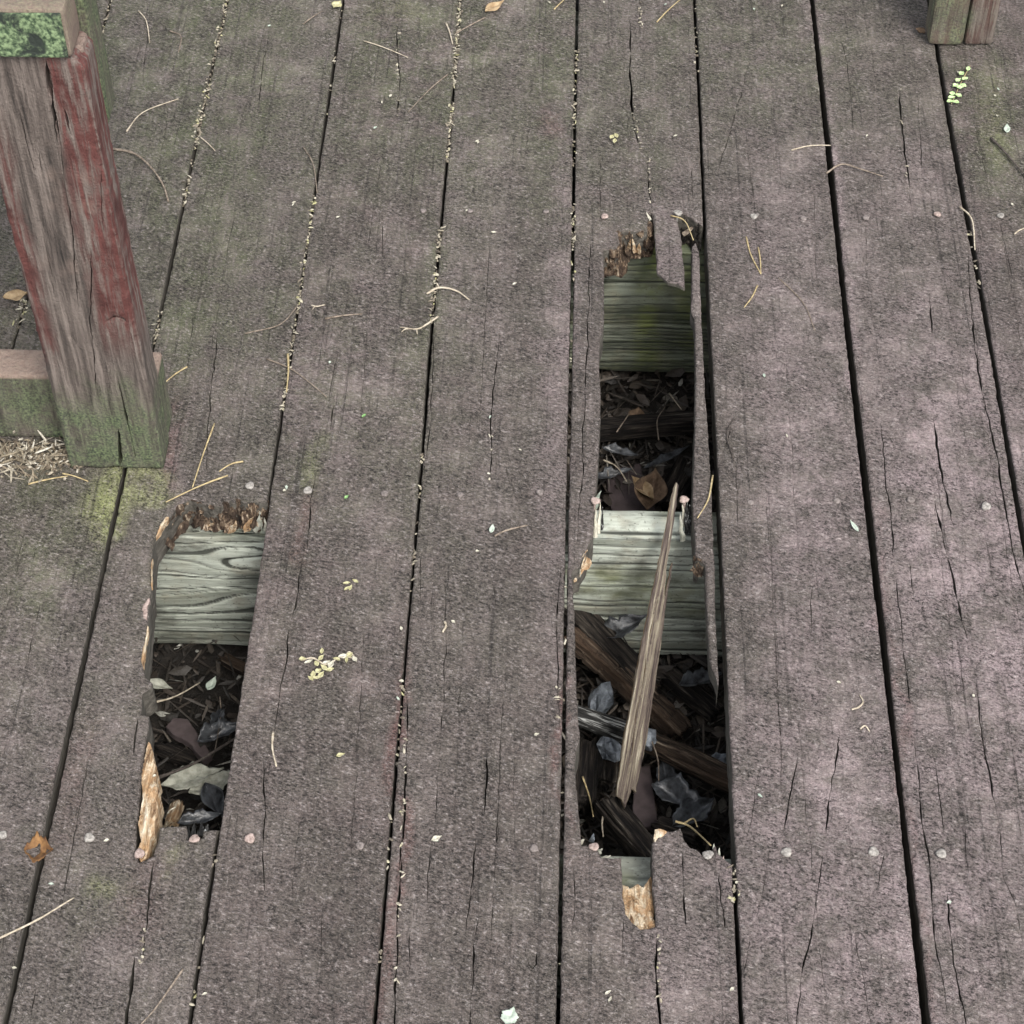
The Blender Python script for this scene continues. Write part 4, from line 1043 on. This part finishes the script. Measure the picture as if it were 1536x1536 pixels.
# ------------------------------------------------------------------ leaves
def leaf(name, c, L, W, rot, mat, label, cat='leaf', curl=.3, fold=.2, group=None, tilt=0.0, serr=0.0, twist=0.0, seed=0, stem=0.0, thick=.0004, roll=0.0):
    n, mm = 18, 8; V = []; rs = np.random.default_rng(seed + 3)
    ph = rs.uniform(0, 6)
    for i in range(n + 1):
        f = i / n; w = W / 2 * (math.sin(math.pi * f ** .82) ** 1.15 if 0 < f < 1 else 0.03)
        if serr: w *= 1 + serr * (math.sin(f * 40 + ph) + 1.2 * math.sin(f * 17 + 2 * ph))
        for j in range(mm + 1):
            g_ = j / mm * 2 - 1; x = (f - .5) * L; y = g_ * w * (1 + .08 * math.sin(7 * f + ph))
            z = fold * abs(g_) * w + curl * L * ((f - .5) ** 2) + .05 * W * math.sin(9 * f + 4 * g_ + ph) - (.0012 if j == mm // 2 else 0)
            an = twist * (f - .5); y, z = y * math.cos(an) - z * math.sin(an), y * math.sin(an) + z * math.cos(an)
            V.append((x, y, z))
    V = np.array(V); idx = np.arange((n + 1) * (mm + 1)).reshape(n + 1, mm + 1); N1 = len(V)
    V = np.concatenate([V, V - [0, 0, thick]])
    q = np.stack([idx[:-1, :-1], idx[1:, :-1], idx[1:, 1:], idx[:-1, 1:]], -1).reshape(-1, 4)
    Fc = [tuple(a) for a in q] + [tuple(a[::-1] + N1) for a in q]
    ring = list(idx[0, :]) + list(idx[1:, -1]) + list(idx[-1, ::-1][1:]) + list(idx[::-1, 0][1:-1])
    for i in range(len(ring)):
        a_, b_ = ring[i], ring[(i + 1) % len(ring)]; Fc.append((a_, b_, b_ + N1, a_ + N1))
    V = V - [0, 0, V[:, 2].min()] if tilt == 0 and roll == 0 else V
    if stem:
        b = len(V)
        for t, r in ((0, .0007), (1, .0005)):
            for k in range(5): V = np.concatenate([V, [(-L / 2 - stem * t, r * math.cos(k * 1.257), r * math.sin(k * 1.257) + curl * L * .25 * (1 - t) + .0008)]])
        for k in range(5): Fc.append((b + k, b + (k + 1) % 5, b + 5 + (k + 1) % 5, b + 5 + k))
    R = Matrix.Rotation(rot, 3, 'Z') @ Matrix.Rotation(tilt, 3, 'Y') @ Matrix.Rotation(roll, 3, 'X')
    V = [tuple(R @ Vector(v)) for v in V]
    o = link(name, mesh_np(name, V, Fc), M[mat]); o.location = Vector(c)
    return tag(o, label, cat, group)


Zd = .002
tan_leaf = leaf('leaf', px(742, 12, Zd), .034, .015, math.radians(48), 'tan', 'tan dry leaf with long dark stalk by the litter-filled gap', stem=0.0, seed=1, curl=.2)
st_ = tube('stalk', [(684, 52), (705, 42), (728, 28)], .0010, .0008, M['twig'], None, None, lift=.002)
st_.parent = tan_leaf; st_.location = -tan_leaf.location
leaf('leaf', px(506, 9, Zd), .016, .013, math.radians(60), 'yellow', 'small yellow leaf at the top of a dark gap', seed=2)
leaf('leaf', px(24, 447, Zd), .026, .018, math.radians(20), 'tan', 'golden tan leaf wedged behind the red bench leg', curl=.5, fold=.4, seed=3)
leaf('leaf', px(60, 1281, -.004), .024, .026, math.radians(5), 'goldleaf', 'rusty curled leaf caught in a plank gap', curl=.9, fold=.7, seed=4, serr=.12)
leaf('leaf', px(738, 795, Zd), .011, .0055, math.radians(80), 'mint', 'pale green leaflet on the end of a thin twig', seed=5)
leaf('leaf', px(765, 1526, Zd), .017, .013, math.radians(70), 'mint', 'pale mint leaf scrap lying alone between two cracks', seed=6, serr=.1)
leaf('leaf', px(655, 1259, Zd), .010, .005, math.radians(30), 'husk', 'cream leaflet at the top of a short crack', seed=7)
leaf('leaf', px(1281, 791, Zd), .016, .0045, math.radians(115), 'mint', 'narrow pale crescent leaf beside the wide gap', seed=8)
leaf('leaf', px(1510, 195, Zd), .016, .008, math.radians(80), 'mint', 'pale green leaf past the leaflet sprig', seed=9)
leaf('leaf', px(1380, 50, Zd), .014, .010, math.radians(140), 'brownleaf', 'small brown curled leaf at the foot of the stained bench leg', curl=.9, fold=.8, seed=10)
leaf('leaf', px(977, 738, -.185), .055, .034, math.radians(80), 'brownleaf', 'curled tan leaf lying behind the pale joist', curl=.5, fold=.8, seed=11, tilt=-.2)
leaf('leaf', px(964, 735, -.18), .050, .016, math.radians(118), 'tan', 'folded tan leaf leaning on the curled leaf', curl=.3, fold=.9, seed=12, tilt=.2)
leaf('leaf', px(1000, 690, -.19), 0.063, 0.0101, math.radians(35), 'blueleaf', 'shiny dark strip of leaf above the curled tan leaf', curl=.3, fold=.9, serr=.12, seed=13)
leaf('leaf', px(290, 1168, -.165), .062, .026, math.radians(17), 'greyleaf', 'large pale grey serrated leaf in the short hole', curl=.25, fold=.5, seed=14, serr=.1, tilt=-.1)
leaf('leaf', px(320, 1178, -.172), .05, .026, math.radians(30), 'greyleaf', 'second pale leaf tucked under the large serrated leaf', curl=.3, fold=.4, seed=15, serr=.13)
leaf('leaf', px(325, 1082, -.20), 0.032, 0.0158, math.radians(75), 'blueleaf', 'small blackened leaf upright in the short hole', curl=.4, fold=.9, serr=.12, seed=16, roll=.4)
leaf('leaf', px(330, 1105, -.195), 0.047, 0.0245, math.radians(30), 'blueleaf', 'broad blackened leaf against the whole plank in the short hole', curl=.5, fold=.9, serr=.12, seed=17)
leaf('leaf', px(322, 1206, -.16), 0.044, 0.0202, math.radians(-60), 'blueleaf', 'dull grey leaf below the pale serrated leaf', curl=.4, fold=.9, seed=18)
leaf('leaf', px(300, 1232, -.10), 0.040, 0.0158, math.radians(15), 'blueleaf', 'grey papery leaf behind the pink nail', curl=.3, fold=.8, serr=.12, seed=19)
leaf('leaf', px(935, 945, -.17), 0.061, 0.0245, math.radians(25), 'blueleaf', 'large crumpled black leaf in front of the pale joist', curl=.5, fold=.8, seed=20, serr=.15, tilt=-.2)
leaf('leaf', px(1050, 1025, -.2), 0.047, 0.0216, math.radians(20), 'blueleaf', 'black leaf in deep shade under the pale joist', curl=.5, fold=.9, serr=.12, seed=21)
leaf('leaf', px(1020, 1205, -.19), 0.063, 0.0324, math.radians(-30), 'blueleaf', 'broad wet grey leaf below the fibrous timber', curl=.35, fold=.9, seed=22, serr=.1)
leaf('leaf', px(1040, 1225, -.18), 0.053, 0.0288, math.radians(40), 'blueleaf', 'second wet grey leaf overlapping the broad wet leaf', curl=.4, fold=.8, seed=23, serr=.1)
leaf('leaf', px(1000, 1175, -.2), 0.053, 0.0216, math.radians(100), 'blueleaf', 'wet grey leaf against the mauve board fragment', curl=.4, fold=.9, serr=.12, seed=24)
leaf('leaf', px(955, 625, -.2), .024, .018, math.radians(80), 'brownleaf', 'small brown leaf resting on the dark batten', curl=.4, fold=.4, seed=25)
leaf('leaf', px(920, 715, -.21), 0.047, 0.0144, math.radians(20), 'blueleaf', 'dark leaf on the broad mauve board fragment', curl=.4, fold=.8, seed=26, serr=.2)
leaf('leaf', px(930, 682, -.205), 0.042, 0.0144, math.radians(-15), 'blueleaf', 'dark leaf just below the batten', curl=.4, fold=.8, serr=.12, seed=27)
leaf('leaf', px(240, 1030, -.20), .03, .012, math.radians(-20), 'greyleaf', 'pale narrow leaf near the notch of the short hole', curl=.4, fold=.4, seed=28)
leaf('leaf', px(318, 1028, -.19), .018, .010, math.radians(70), 'mint', 'bright white leaf scrap in the short hole', curl=.4, fold=.3, seed=29)
leaf('leaf', px(258, 1222, -.11), .016, .008, math.radians(70), 'husk', 'cream leaf scrap at the short hole rim', curl=.3, fold=.3, seed=30)


# stones
def stone(c, r, label, seed):
    import bmesh
    bm = bmesh.new(); bmesh.ops.create_icosphere(bm, subdivisions=2, radius=1.0)
    P = np.array([v.co[:] for v in bm.verts]); d = 1 + .55 * fbm(P * 1.6 + seed * 3, seed, 3) + .35 * fbm(P * 4 + seed, seed + 1, 2)
    P = P * d[:, None] * np.array([1.0, .75, .6]) * r
    for v, p in zip(bm.verts, P): v.co = p
    me = bpy.data.meshes.new('stone'); bm.to_mesh(me); bm.free()
    me.polygons.foreach_set('use_smooth', [False] * len(me.polygons))
    o = link('stone', me, M['stone']); o.location = Vector(c); o.rotation_euler = (seed, seed * 2, seed * .7)
    return tag(o, label, 'stone')


stone(px(900, 1055, -.205), .020, 'blue-grey stone above the black and silver striped timber', 1)
stone(px(972, 1110, -.180), .017, 'speckled pale stone right of the long splinter', 2)
stone(px(916, 1122, -.190), .014, 'pale broken stone left of the long splinter', 3)
stone(px(1078, 1145, -.195), .014, 'pale stone half hidden under the mauve plank edge', 4)

# small husks, petals and leaflets on the planks
HUSK = [(1131, 15), (1173, 10), (824, 5), (906, 5), (998, 8), (717, 215), (740, 350), (746, 1), (735, 627), (733, 712), (780, 676), (716, 828), (1146, 565), (1300, 205), (1437, 110), (1518, 308), (1497, 135), (1492, 145), (1495, 175), (680, 934), (653, 1262), (805, 1103), (602, 944), (602, 1023), (597, 1049), (440, 308), (507, 327), (441, 305),
        (404, 40), (700, 317), (772, 427), (1013, 205), (77, 1327), (307, 1492), (232, 1165), (1105, 1325), (1423, 1355), (1098, 1485), (912, 1490), (915, 1500), (430, 733), (427, 737), (22, 1453), (1180, 655), (1140, 1195), (160, 1262), (586, 145), (573, 155), (563, 193), (1258, 1025), (715, 213), (1460, 1045), (495, 545)]


def bit(x, y, mat, label, cat, group, L=.0055, W=.0028, rot=None, z=.0013):
    o = leaf('husk' if cat == 'husk' else 'petal' if cat == 'petal' else 'leaflet', px(x, y, z), L, W, random.uniform(0, 6.28) if rot is None else rot, mat, label, cat, curl=.25, fold=.4, group=group, seed=int(x + y))
    return o


for i, (x, y) in enumerate(HUSK):
    bit(x, y, 'husk' if i % 4 else 'mint', 'tiny pale dry husk lying on the painted planks', 'husk', 'tiny dry husks scattered on the deck', random.uniform(.003, .006), random.uniform(.0016, .003))
def part(o, root):
    """make o a part of root: it keeps its place and carries no label of its own"""
    o.parent = root; o.location = o.location - root.location
    for k_ in ('label', 'category', 'group'):
        if k_ in o: del o[k_]
    return o


small_blossom = empty('blossom', Vector(px(527, 880, 0)), 'small fallen yellow blossom of four petals on a whole plank', 'blossom')
crack_blossom = empty('blossom', Vector(px(921, 210, 0)), 'pale yellow three petal blossom beside the long crack', 'blossom')
cluster = empty('blossom_cluster', Vector(px(490, 998, 0)), 'withered cluster of pale yellow petals on a grey stalk', 'blossom')
sprig = empty('leaf_sprig', Vector(px(1440, 128, 0)), 'pale green leaflet sprig lying beside the far gap', 'leaf sprig')
for x, y, lb in [(546, 625, 'tiny bright green bud near the long thin twig'), (520, 747, 'tiny bright green bud right of a nail and cracked edge')]: bit(x, y, 'bud', lb, 'leaflet', 'bright green buds on the plank', .006, .003, .9)
for x, y, r in [(520, 876, .2), (533, 873, 2.6), (526, 883, 1.3), (521, 884, .7)]: part(bit(x, y, 'yellow', None, 'petal', None, .007, .0032, r), small_blossom)
bit(511, 1134, 'yellow', 'single yellow petal below the withered blossom cluster', 'petal', None, .008, .004, .4)
for x, y, r in [(922, 213, 1.4), (924, 205, 1.9), (918, 207, 1.1)]: part(bit(x, y, 'yellow', None, 'petal', None, .009, .005, r), crack_blossom)
for x, y, r in [(454, 990, .1), (463, 994, .5), (475, 997, 2), (482, 988, 1), (490, 995, .4), (486, 1003, 2.4), (497, 998, 1.2), (505, 990, 2.9), (515, 986, .2), (525, 984, .8), (532, 990, 2.2), (478, 1008, .7), (470, 1013, 1.5), (475, 1018, .2), (466, 1019, 2.4), (482, 1014, 1.1), (483, 978, 1.5), (495, 1006, .4), (520, 991, 1.6)]:
    part(bit(x, y, 'yellow' if y > 1000 or random.random() < .4 else 'husk', None, 'petal', None, random.uniform(.006, .010), random.uniform(.003, .0055), r, z=.002), cluster)
for x, y, r in [(1452, 105, 1.2), (1442, 112, .9), (1447, 120, .4), (1437, 122, .7), (1433, 130, .6), (1444, 130, 2.6), (1440, 133, 0.2), (1428, 142, 1.4), (1437, 145, 2.7), (1427, 148, .2), (1425, 154, .1), (1433, 155, 2.8)]:
    part(bit(x, y, 'green', None, 'leaflet', None, .0085, .0062, r, z=.002), sprig)
part(tube('stalk', [(1455, 100), (1441, 126), (1427, 157)], .0006, .0005, M['needle'], None, None), sprig)
for pts, lab in [([(452, 992), (470, 990), (490, 1000), (512, 988), (536, 990)], 'grey thread-like stalk running through the blossom cluster'), ([(515, 990), (524, 981), (531, 986)], 'small hooked stalk at the end of the blossom cluster'), ([(1277, 1066), (1287, 1064), (1294, 1056), (1289, 1044)], 'pale hooked stalk near the wide gap on the mauve plank'), ([(1290, 1095), (1297, 1092), (1304, 1099)], 'tiny pale curl below the hooked stalk by the wide gap'), ([(1100, 690), (1090, 655), (1101, 628)], 'fine dark hair-like stalk lying along a crack of the mauve plank')]:
    o_ = tube('stalk' if 'cluster' in lab else 'twig', pts, .0010, .0006, M['paletwig'] if 'dark' not in lab else M['darktwig'], lab, 'twig', 'dry twigs on the deck', lift=.0015)
    if 'cluster' in lab: part(o_, cluster)
tube('twig', [(667, 934), (669, 941), (664, 950)], .0011, .0011, M['paletwig'], 'tiny pale squiggle of stalk on a crack', 'twig', 'dry twigs on the deck')


# ------------------------------------------------------------------ uncountable litter
def bits_mesh(name, P, sizes, tones, mat, label, cat, parent=None, flat=.45):
    """many small irregular chips as one mesh"""
    V = []; Fc = []; T = []
    for (p, sz, t) in zip(P, sizes, tones):
        R = Matrix.Rotation(random.uniform(0, 6.28), 3, 'Z') @ Matrix.Rotation(random.gauss(0, .45), 3, 'X') @ Matrix.Rotation(random.gauss(0, .35), 3, 'Y')
        l, w = sz; h = w * flat; b = len(V); k = random.uniform(-.3, .3)
        for (x, y, z) in ((-.5, 0, 0), (-.2, .5, .3), (.3, .4, .2), (.5, k, 0), (.2, -.5, .25), (-.3, -.4, .3), (0, 0, 1), (0, 0, -.6)):
            V.append(R @ Vector((x * l * random.uniform(.8, 1.2), y * w * random.uniform(.7, 1.2), z * h)) + Vector(p)); T.append((t, t, t))
        for i in range(6):
            Fc.append((b + i, b + (i + 1) % 6, b + 7)); Fc.append((b + (i + 1) % 6, b + i, b + 6))
    o = link(name, mesh_np(name, V, Fc, False, None, {'tone': np.array(T)}), mat, parent)
    tag(o, label, cat, kind='stuff')
    return o


P, Sz, Tn = [], [], []


def gap_fill(k, y0, y1, n, dens=1.0, wide=0.0):
    for _ in range(n):
        y = random.uniform(y0, y1); Y = px(700, y)[1]
        if fbm(np.array([[Y * 30, k * 3.]]), 91, 2)[0] > dens: continue
        x = float(gap_x(k, np.array([Y]))[0]) + random.gauss(0, GAPW[k] * (.36 + wide))
        inside_gap = abs(x - GOFF[k]) < GAPW[k] * .62
        P.append((x, Y, random.uniform(-.006, .0005) if inside_gap else .0016)); q = random.choice([.003, .004, .0055, .008])
        Sz.append((q, random.uniform(.0014, .0032))); Tn.append(min(1, max(0, random.gauss(.5, .26))))


gap_fill(1, -20, 312, 330, .55, .12); gap_fill(1, 475, 520, 40, .6); gap_fill(2, 300, 470, 110, .3); gap_fill(2, 470, 640, 60, .2); gap_fill(2, 10, 300, 20, -.1)
gap_fill(3, -20, 190, 260, .5, .15); gap_fill(3, 190, 240, 35, .4); gap_fill(3, 320, 500, 130, .4, .1); gap_fill(3, 500, 740, 110, .25); gap_fill(3, 740, 1100, 60, .05); gap_fill(3, 1100, 1536, 40, 0)
gap_fill(4, -20, 250, 120, .3); gap_fill(4, 250, 420, 60, .1); gap_fill(4, 420, 1500, 25, .0); gap_fill(5, 0, 120, 20, .2); gap_fill(0, 0, 60, 30, .6); gap_fill(0, 455, 500, 40, .7, .3)
gap_fill(7, 330, 420, 14, .3); gap_fill(5, 1290, 1360, 16, .5, .3); gap_fill(2, 1270, 1540, 10, .2)
bits_mesh('leaf_litter', P, Sz, Tn, M['gaplitter'], 'pale crumbled leaf litter packed into the gaps between planks', 'leaf litter')
# husks packed in long cracks
P, Sz, Tn = [], [], []
for (k, a, b, n) in [(4, (611, 1040), (594, 1500), 26), (5, (946, 150), (962, 227), 12), (5, (974, 235), (975, 310), 10), (5, (960, 0), (960, 45), 14), (5, (986, 1400), (991, 1530), 14), (3, (597, 40), (596, 180), 12), (7, (1349, 133), (1362, 283), 8), (2, (217, 1390), (211, 1450), 8), (4, (737, 640), (735, 729), 5), (4, (838, 1010), (838, 1090), 8)]:
    for _ in range(n):
        f = random.random(); p = px(a[0] + (b[0] - a[0]) * f + random.gauss(0, 1.6), a[1] + (b[1] - a[1]) * f, 0)
        P.append((p[0], p[1], .0008)); Sz.append((random.choice([.0025, .004, .006]), random.uniform(.0013, .0026))); Tn.append(random.gauss(.62, .15))
bits_mesh('crack_litter', P, Sz, Tn, M['gaplitter'], 'pale leaf crumbs lodged along the plank cracks', 'leaf litter')
# straw swept against the bench stretcher
P, Sz, Tn = [], [], []
for _ in range(520):
    x = random.uniform(-30, 122); y = random.gauss(688, 13)
    if y < 662: y = 662 + random.random() * 6
    p = px(x, y); P.append((p[0], p[1], .0015 + abs(random.gauss(0, .004)))); l = random.choice([.004, .006, .012, .022])
    Sz.append((l, random.uniform(.0012, .003) if l > .005 else random.uniform(.002, .006))); Tn.append(min(1, max(0, random.gauss(.55, .28))))
bits_mesh('straw_litter', P, Sz, Tn, M['straw'], 'dry straw and leaf scraps swept against the bench leg', 'straw')
# chips on the ground below the holes
P, Sz, Tn = [], [], []
for _ in range(7500):
    x = random.uniform(-.48, -.2) if random.random() < .45 else random.uniform(-.06, .2); y = random.uniform(.9, 1.86)
    z = soil_z([[x, y]])[0]; P.append((x, y, z + abs(random.gauss(0, .010)))); l = random.choice([.004, .007, .012, .02, .03])
    Sz.append((l, random.uniform(.002, .006) if l < .02 else random.uniform(.002, .005))); t = abs(random.gauss(.25, .22)); Tn.append(min(.74, t) if random.random() > .035 else .97)
for _ in range(1100):
    x = random.uniform(-.46, -.24) if random.random() < .4 else random.uniform(-.02, .17); y = random.uniform(.92, 1.8)
    z = soil_z([[x, y]])[0]; P.append((x, y, z + .006 + abs(random.gauss(0, .012)))); l = random.uniform(.008, .026)
    Sz.append((l, l * random.uniform(.3, .6))); Tn.append(min(.8, abs(random.gauss(.42, .25))))
for _ in range(900):
    x = random.uniform(-.46, -.24) if random.random() < .4 else random.uniform(-.02, .17); y = random.uniform(.92, 1.8)
    z = soil_z([[x, y]])[0]; P.append((x, y, z + .010 + abs(random.gauss(0, .014)))); l = random.uniform(.02, .06)
    Sz.append((l, random.uniform(.0012, .003))); Tn.append(min(.85, abs(random.gauss(.40, .28))))
bits_mesh('wood_chips', P, Sz, Tn, M['chips'], 'dark wood chips and leaf mould on the ground beneath the deck', 'wood chips', flat=.16)


# ------------------------------------------------------------------ benches
def bench_stain(kind):
    def fn(r):
        def f(uv):
            u, v = uv[:, 0], uv[:, 1]; n1 = fbm(np.stack([u * 60, v * 9], 1), 81, 3); n2 = fbm(np.stack([u * 40, v * 30], 1), 82, 3)
            s = np.zeros((len(uv), 3))
            if kind == 'leg':
                t = (u / r['w']) + .10 * n1                         # 0 left .. 1 right
                hi = v / r['h']
                red = np.clip((t - .60) / .12, 0, 1) * np.clip((hi - .30) / .12, 0, 1) + np.clip((.20 - t) / .1, 0, 1) * np.clip((hi - .28) / .1, 0, 1) * np.clip((1.02 - hi) / .3, 0, 1)
                s[:, 0] = np.clip(red, 0, 1)
                s[:, 1] = np.clip((.27 + .10 * n2 - hi) / .12, 0, .85)
                s[:, 2] = np.clip(n2 - .35, 0, .5)
            elif kind == 'seat':
                s[:, 2] = .75; s[:, 0] = .4; s[:, 1] = np.clip(n2, 0, .5)
            elif kind == 'rail_top':
                s[:, 2] = .6
            elif kind == 'rail':
                s[:, 1] = .8
            elif kind == 'cleat':
                s[:, 1] = 1.0
            elif kind == 'dark':
                t = u / r['w'] + .12 * n1; hi = v / r['h']
                s[:, 1] = np.clip((.5 - t) / .2, 0, .7); s[:, 0] = np.clip(.5 + n2, 0, .6) * .5
            return s
        return f
    return fn


def board3d(name, o, U, W, N, loop, thick, cracks, mat, parent, st, seed, edgemat=None, sp=.004, rnd=.003, amp=.0006, edge_attr=None):
    return slab(name, [np.asarray(loop, float)], cracks, [mat, edgemat or mat], parent, sp=sp, thick=thick, rnd=rnd, amp=amp, seed=seed, tf=(o, U, W, N), attr=st, edge_jit=.0006)


bl = px(103, 703); br_ = px(249, 707)
LEGY = (bl[1] + br_[1]) / 2; LX0, LX1 = bl[0], br_[0]; LW = LX1 - LX0 - .002; LH = pxY(100, 84, LEGY)[2]
bench = empty('bench', (LX0, LEGY, 0), 'old bench end with flaking red leg and mossy seat on the deck', 'bench')


def local_to(b, P): return tuple(np.asarray(P) - np.asarray(b.location))


def lc(*pts):                                  # photo pixels -> leg front face coordinates
    return [((pxY(a, b, LEGY)[0] - LX0), pxY(a, b, LEGY)[2]) for a, b in pts]


legcr = [(lc((70, 90), (74, 120), (79, 160), (86, 215)), .006), (lc((80, 150), (90, 215), (98, 275), (108, 345), (115, 430), (116, 470)), .0022), (lc((137, 372), (137, 420), (135, 478), (142, 535), (146, 606)), .0015), (lc((177, 567), (185, 603), (194, 645), (203, 690)), .003),
         (lc((177, 645), (180, 680), (181, 700)), .0055), (lc((104, 504), (112, 512), (120, 525)), .001), (lc((158, 483), (166, 477), (174, 475), (182, 478), (188, 484)), .004), (lc((28, 168), (40, 215), (52, 260)), .0012), (lc((42, 165), (53, 215), (62, 260)), .0008),
         (lc((95, 160), (101, 190), (108, 205)), .0025), (lc((166, 545), (163, 575), (162, 590)), .0009), (lc((60, 330), (75, 400), (84, 450)), .0008), (lc((150, 250), (152, 300), (156, 350)), .0007)]
loopL = [(0.001, 0.0008), (LW * .25, .002), (LW * .38, .0005), (LW * .52, .004), (LW * .57, .0008), (LW, .0012), (LW + .0005, LH * .25), (LW - .001, LH * .6), (LW - .0005, LH - .012), (LW - .006, LH - .003), (LW - .02, LH), (.004, LH), (0, LH * .7), (.0015, LH * .3)]
leg = board3d('leg', local_to(bench, (LX0, LEGY, 0)), (1, 0, 0), (0, 0, 1), (0, -1, 0), loopL, .0385, legcr, M['bench'], bench, bench_stain('leg')({'w': LW, 'h': LH}), 91, rnd=.004, amp=.0008)
leg['label'] = 'cracked bench leg with red paint flaking from its edges'
# top of the leg and its back (closed box behind the front slab)
def box(name, lo_, hi_, mat, parent, st, seed, bev=.003):
    """rough sawn board: subdivided box with eased edges and slight waviness"""
    lo_ = np.array(lo_); hi_ = np.array(hi_); c = (lo_ + hi_) / 2; h = (hi_ - lo_) / 2
    V = []; Fc = []; at = []
    for ax in range(3):
        for sg in (-1, 1):
            a, b = [(1, 2), (2, 0), (0, 1)][ax]; na = min(60, max(4, int(h[a] * 2 / .006))); nb = min(60, max(4, int(h[b] * 2 / .006))); b0 = len(V)
            ga = np.concatenate([[-h[a], -h[a] + bev], np.linspace(-h[a] + bev * 2, h[a] - bev * 2, na), [h[a] - bev, h[a]]]); gb = np.concatenate([[-h[b], -h[b] + bev], np.linspace(-h[b] + bev * 2, h[b] - bev * 2, nb), [h[b] - bev, h[b]]])
            for p in ga:
                for q in gb:
                    v = np.zeros(3); v[a] = p; v[b] = q; v[ax] = sg * h[ax]
                    inn = np.clip(v, -(h - bev), h - bev); dv = v - inn; L = np.linalg.norm(dv)
                    if L > 0: v = inn + dv / L * bev
                    V.append(v + c)
            n2 = len(gb)
            for i in range(len(ga) - 1):
                for j in range(n2 - 1):
                    q_ = (b0 + i * n2 + j, b0 + (i + 1) * n2 + j, b0 + (i + 1) * n2 + j + 1, b0 + i * n2 + j + 1)
                    Fc.append(q_ if sg > 0 else q_[::-1])
    V = np.array(V); V = V + .0007 * np.stack([fbm(V * 45, seed, 3), fbm(V * 45 + 9, seed + 1, 3), fbm(V * 45 + 17, seed + 2, 3)], 1)
    s = st(V)
    V = V - np.array(parent.location) if parent is not None else V
    return link(name, mesh_np(name, V, Fc, True, None, {'stain': s}), mat, parent)


def const_st(r_, g_, p_):
    def f(V):
        n = fbm(V * 30, 85, 3); return np.stack([np.clip(r_ + .4 * n, 0, 1) * (r_ > 0), np.clip(g_ + .5 * n, 0, 1) * (g_ > 0), np.clip(p_ + .4 * n, 0, 1) * (p_ > 0)], 1)
    return f


def rail_st(V):
    n = fbm(V * 30, 86, 3); topm = (V[:, 2] > V[:, 2].max() - .004)
    return np.stack([.25 * topm, np.where(topm, .1, np.clip(.75 + .5 * n, 0, 1)), np.where(topm, .75, .05)], 1)


def leg_back_st(V):
    n = fbm(V * 30, 87, 3); hi = V[:, 2] / LH
    return np.stack([np.clip(.35 + .5 * n, 0, 1) * (hi > .35), np.clip((.62 - hi) / .3 + .4 * n, 0, 1), np.clip(.75 * (hi > .3) + .3 * n, 0, 1)], 1)


box('leg_core', (LX0 + .005, LEGY + .014, .0015), (LX1 - .0055, LEGY + .0385, LH - .0025), M['bench'], bench, leg_back_st, 92)
zr = .088
box('stretcher', (LX0 - .95, LEGY + .0400, .0012), (LX1 - .004, LEGY + .078, zr), M['bench'], bench, rail_st, 93)['label'] = 'low mossy stretcher rail behind the leg'
box('cleat', (LX0 + .02, LEGY + .0400, pxY(163, 190, LEGY + .04)[2]), (pxY(164, 105, LEGY + .074)[0], LEGY + .078, LH + .055), M['bench'], bench, const_st(0, .9, .15), 94)['label'] = 'green mossy upright behind the leg top'
sz0 = LH + .001; sz1 = pxY(50, 13, LEGY - .004)[2]; SX1 = pxY(108, 78, LEGY - .004)[0]
box('seat_board', (LX0 - .95, LEGY - .004, sz0), (SX1, LEGY + .034, sz1), M['bench'], bench, const_st(.35, .35, .8), 95)
seatmoss = box('moss', (LX0 - .30, LEGY - .0066, sz0 + .002), (SX1 - .003, LEGY - .0042, sz1 - .003), M['mossend'], bench, const_st(0, .5, 0), 96, bev=.001)
seatmoss['label'] = 'green moss coating the seat edge'
for i in range(1, 4):
    box('seat_board', (LX0 - .95, LEGY + .0385 + .094 * (i - 1) + .045, sz0), (SX1 + .002 * i, LEGY + .0385 + .094 * i + .040, sz1 - .001), M['bench'], bench, const_st(.3, .3, .7), 96 + i)
box('leg', (LX0 - .93, LEGY, .0015), (LX0 - .84, LEGY + .038, LH - .001), M['bench'], bench, leg_back_st, 101)

# the second bench: only the foot of one leg is in view
b2 = px(1391, 70); b2r = px(1489, 72)
X0, X1 = b2[0], b2r[0]; Y2 = (b2[1] + b2r[1]) / 2
bench2 = empty('bench', (X0, Y2, 0), 'second bench whose dark stained brown leg foot stands by the green sprig', 'bench')


def leg2_st(V):
    n = fbm(V * 26, 88, 3); t = (V[:, 0] - X0) / (X1 - X0) + .10 * n
    return np.stack([np.clip(.35 + .6 * n, 0, .6), np.clip((.62 - t) / .2, 0, .55) + .12, np.clip((.55 - t) / .2, 0, 1) * np.clip(.3 + .6 * n, 0, .5)], 1)


box('leg', (X0, Y2, .0015), (X0 + (X1 - X0) * .545, Y2 + .040, LH), M['bench'], bench2, leg2_st, 111, bev=.006)
box('leg', (X0 + (X1 - X0) * .56, Y2 + .003, .0015), (X1, Y2 + .040, LH), M['bench'], bench2, leg2_st, 112, bev=.004)['label'] = 'darker half of the doubled leg'
box('stretcher', (X0 + .01, Y2 + .0415, .27), (X1 + .7, Y2 + .079, .27 + zr), M['bench'], bench2, rail_st, 113)
for i in range(3):
    box('seat_board', (X0 - .01, Y2 - .004 + .094 * i, LH + .001), (X1 + .75, Y2 + .086 + .094 * i, LH + .039), M['bench'], bench2, const_st(.3, .3, .7), 114 + i)
box('leg', (X1 + .55, Y2, .0015), (X1 + .64, Y2 + .038, LH), M['bench'], bench2, leg2_st, 118)
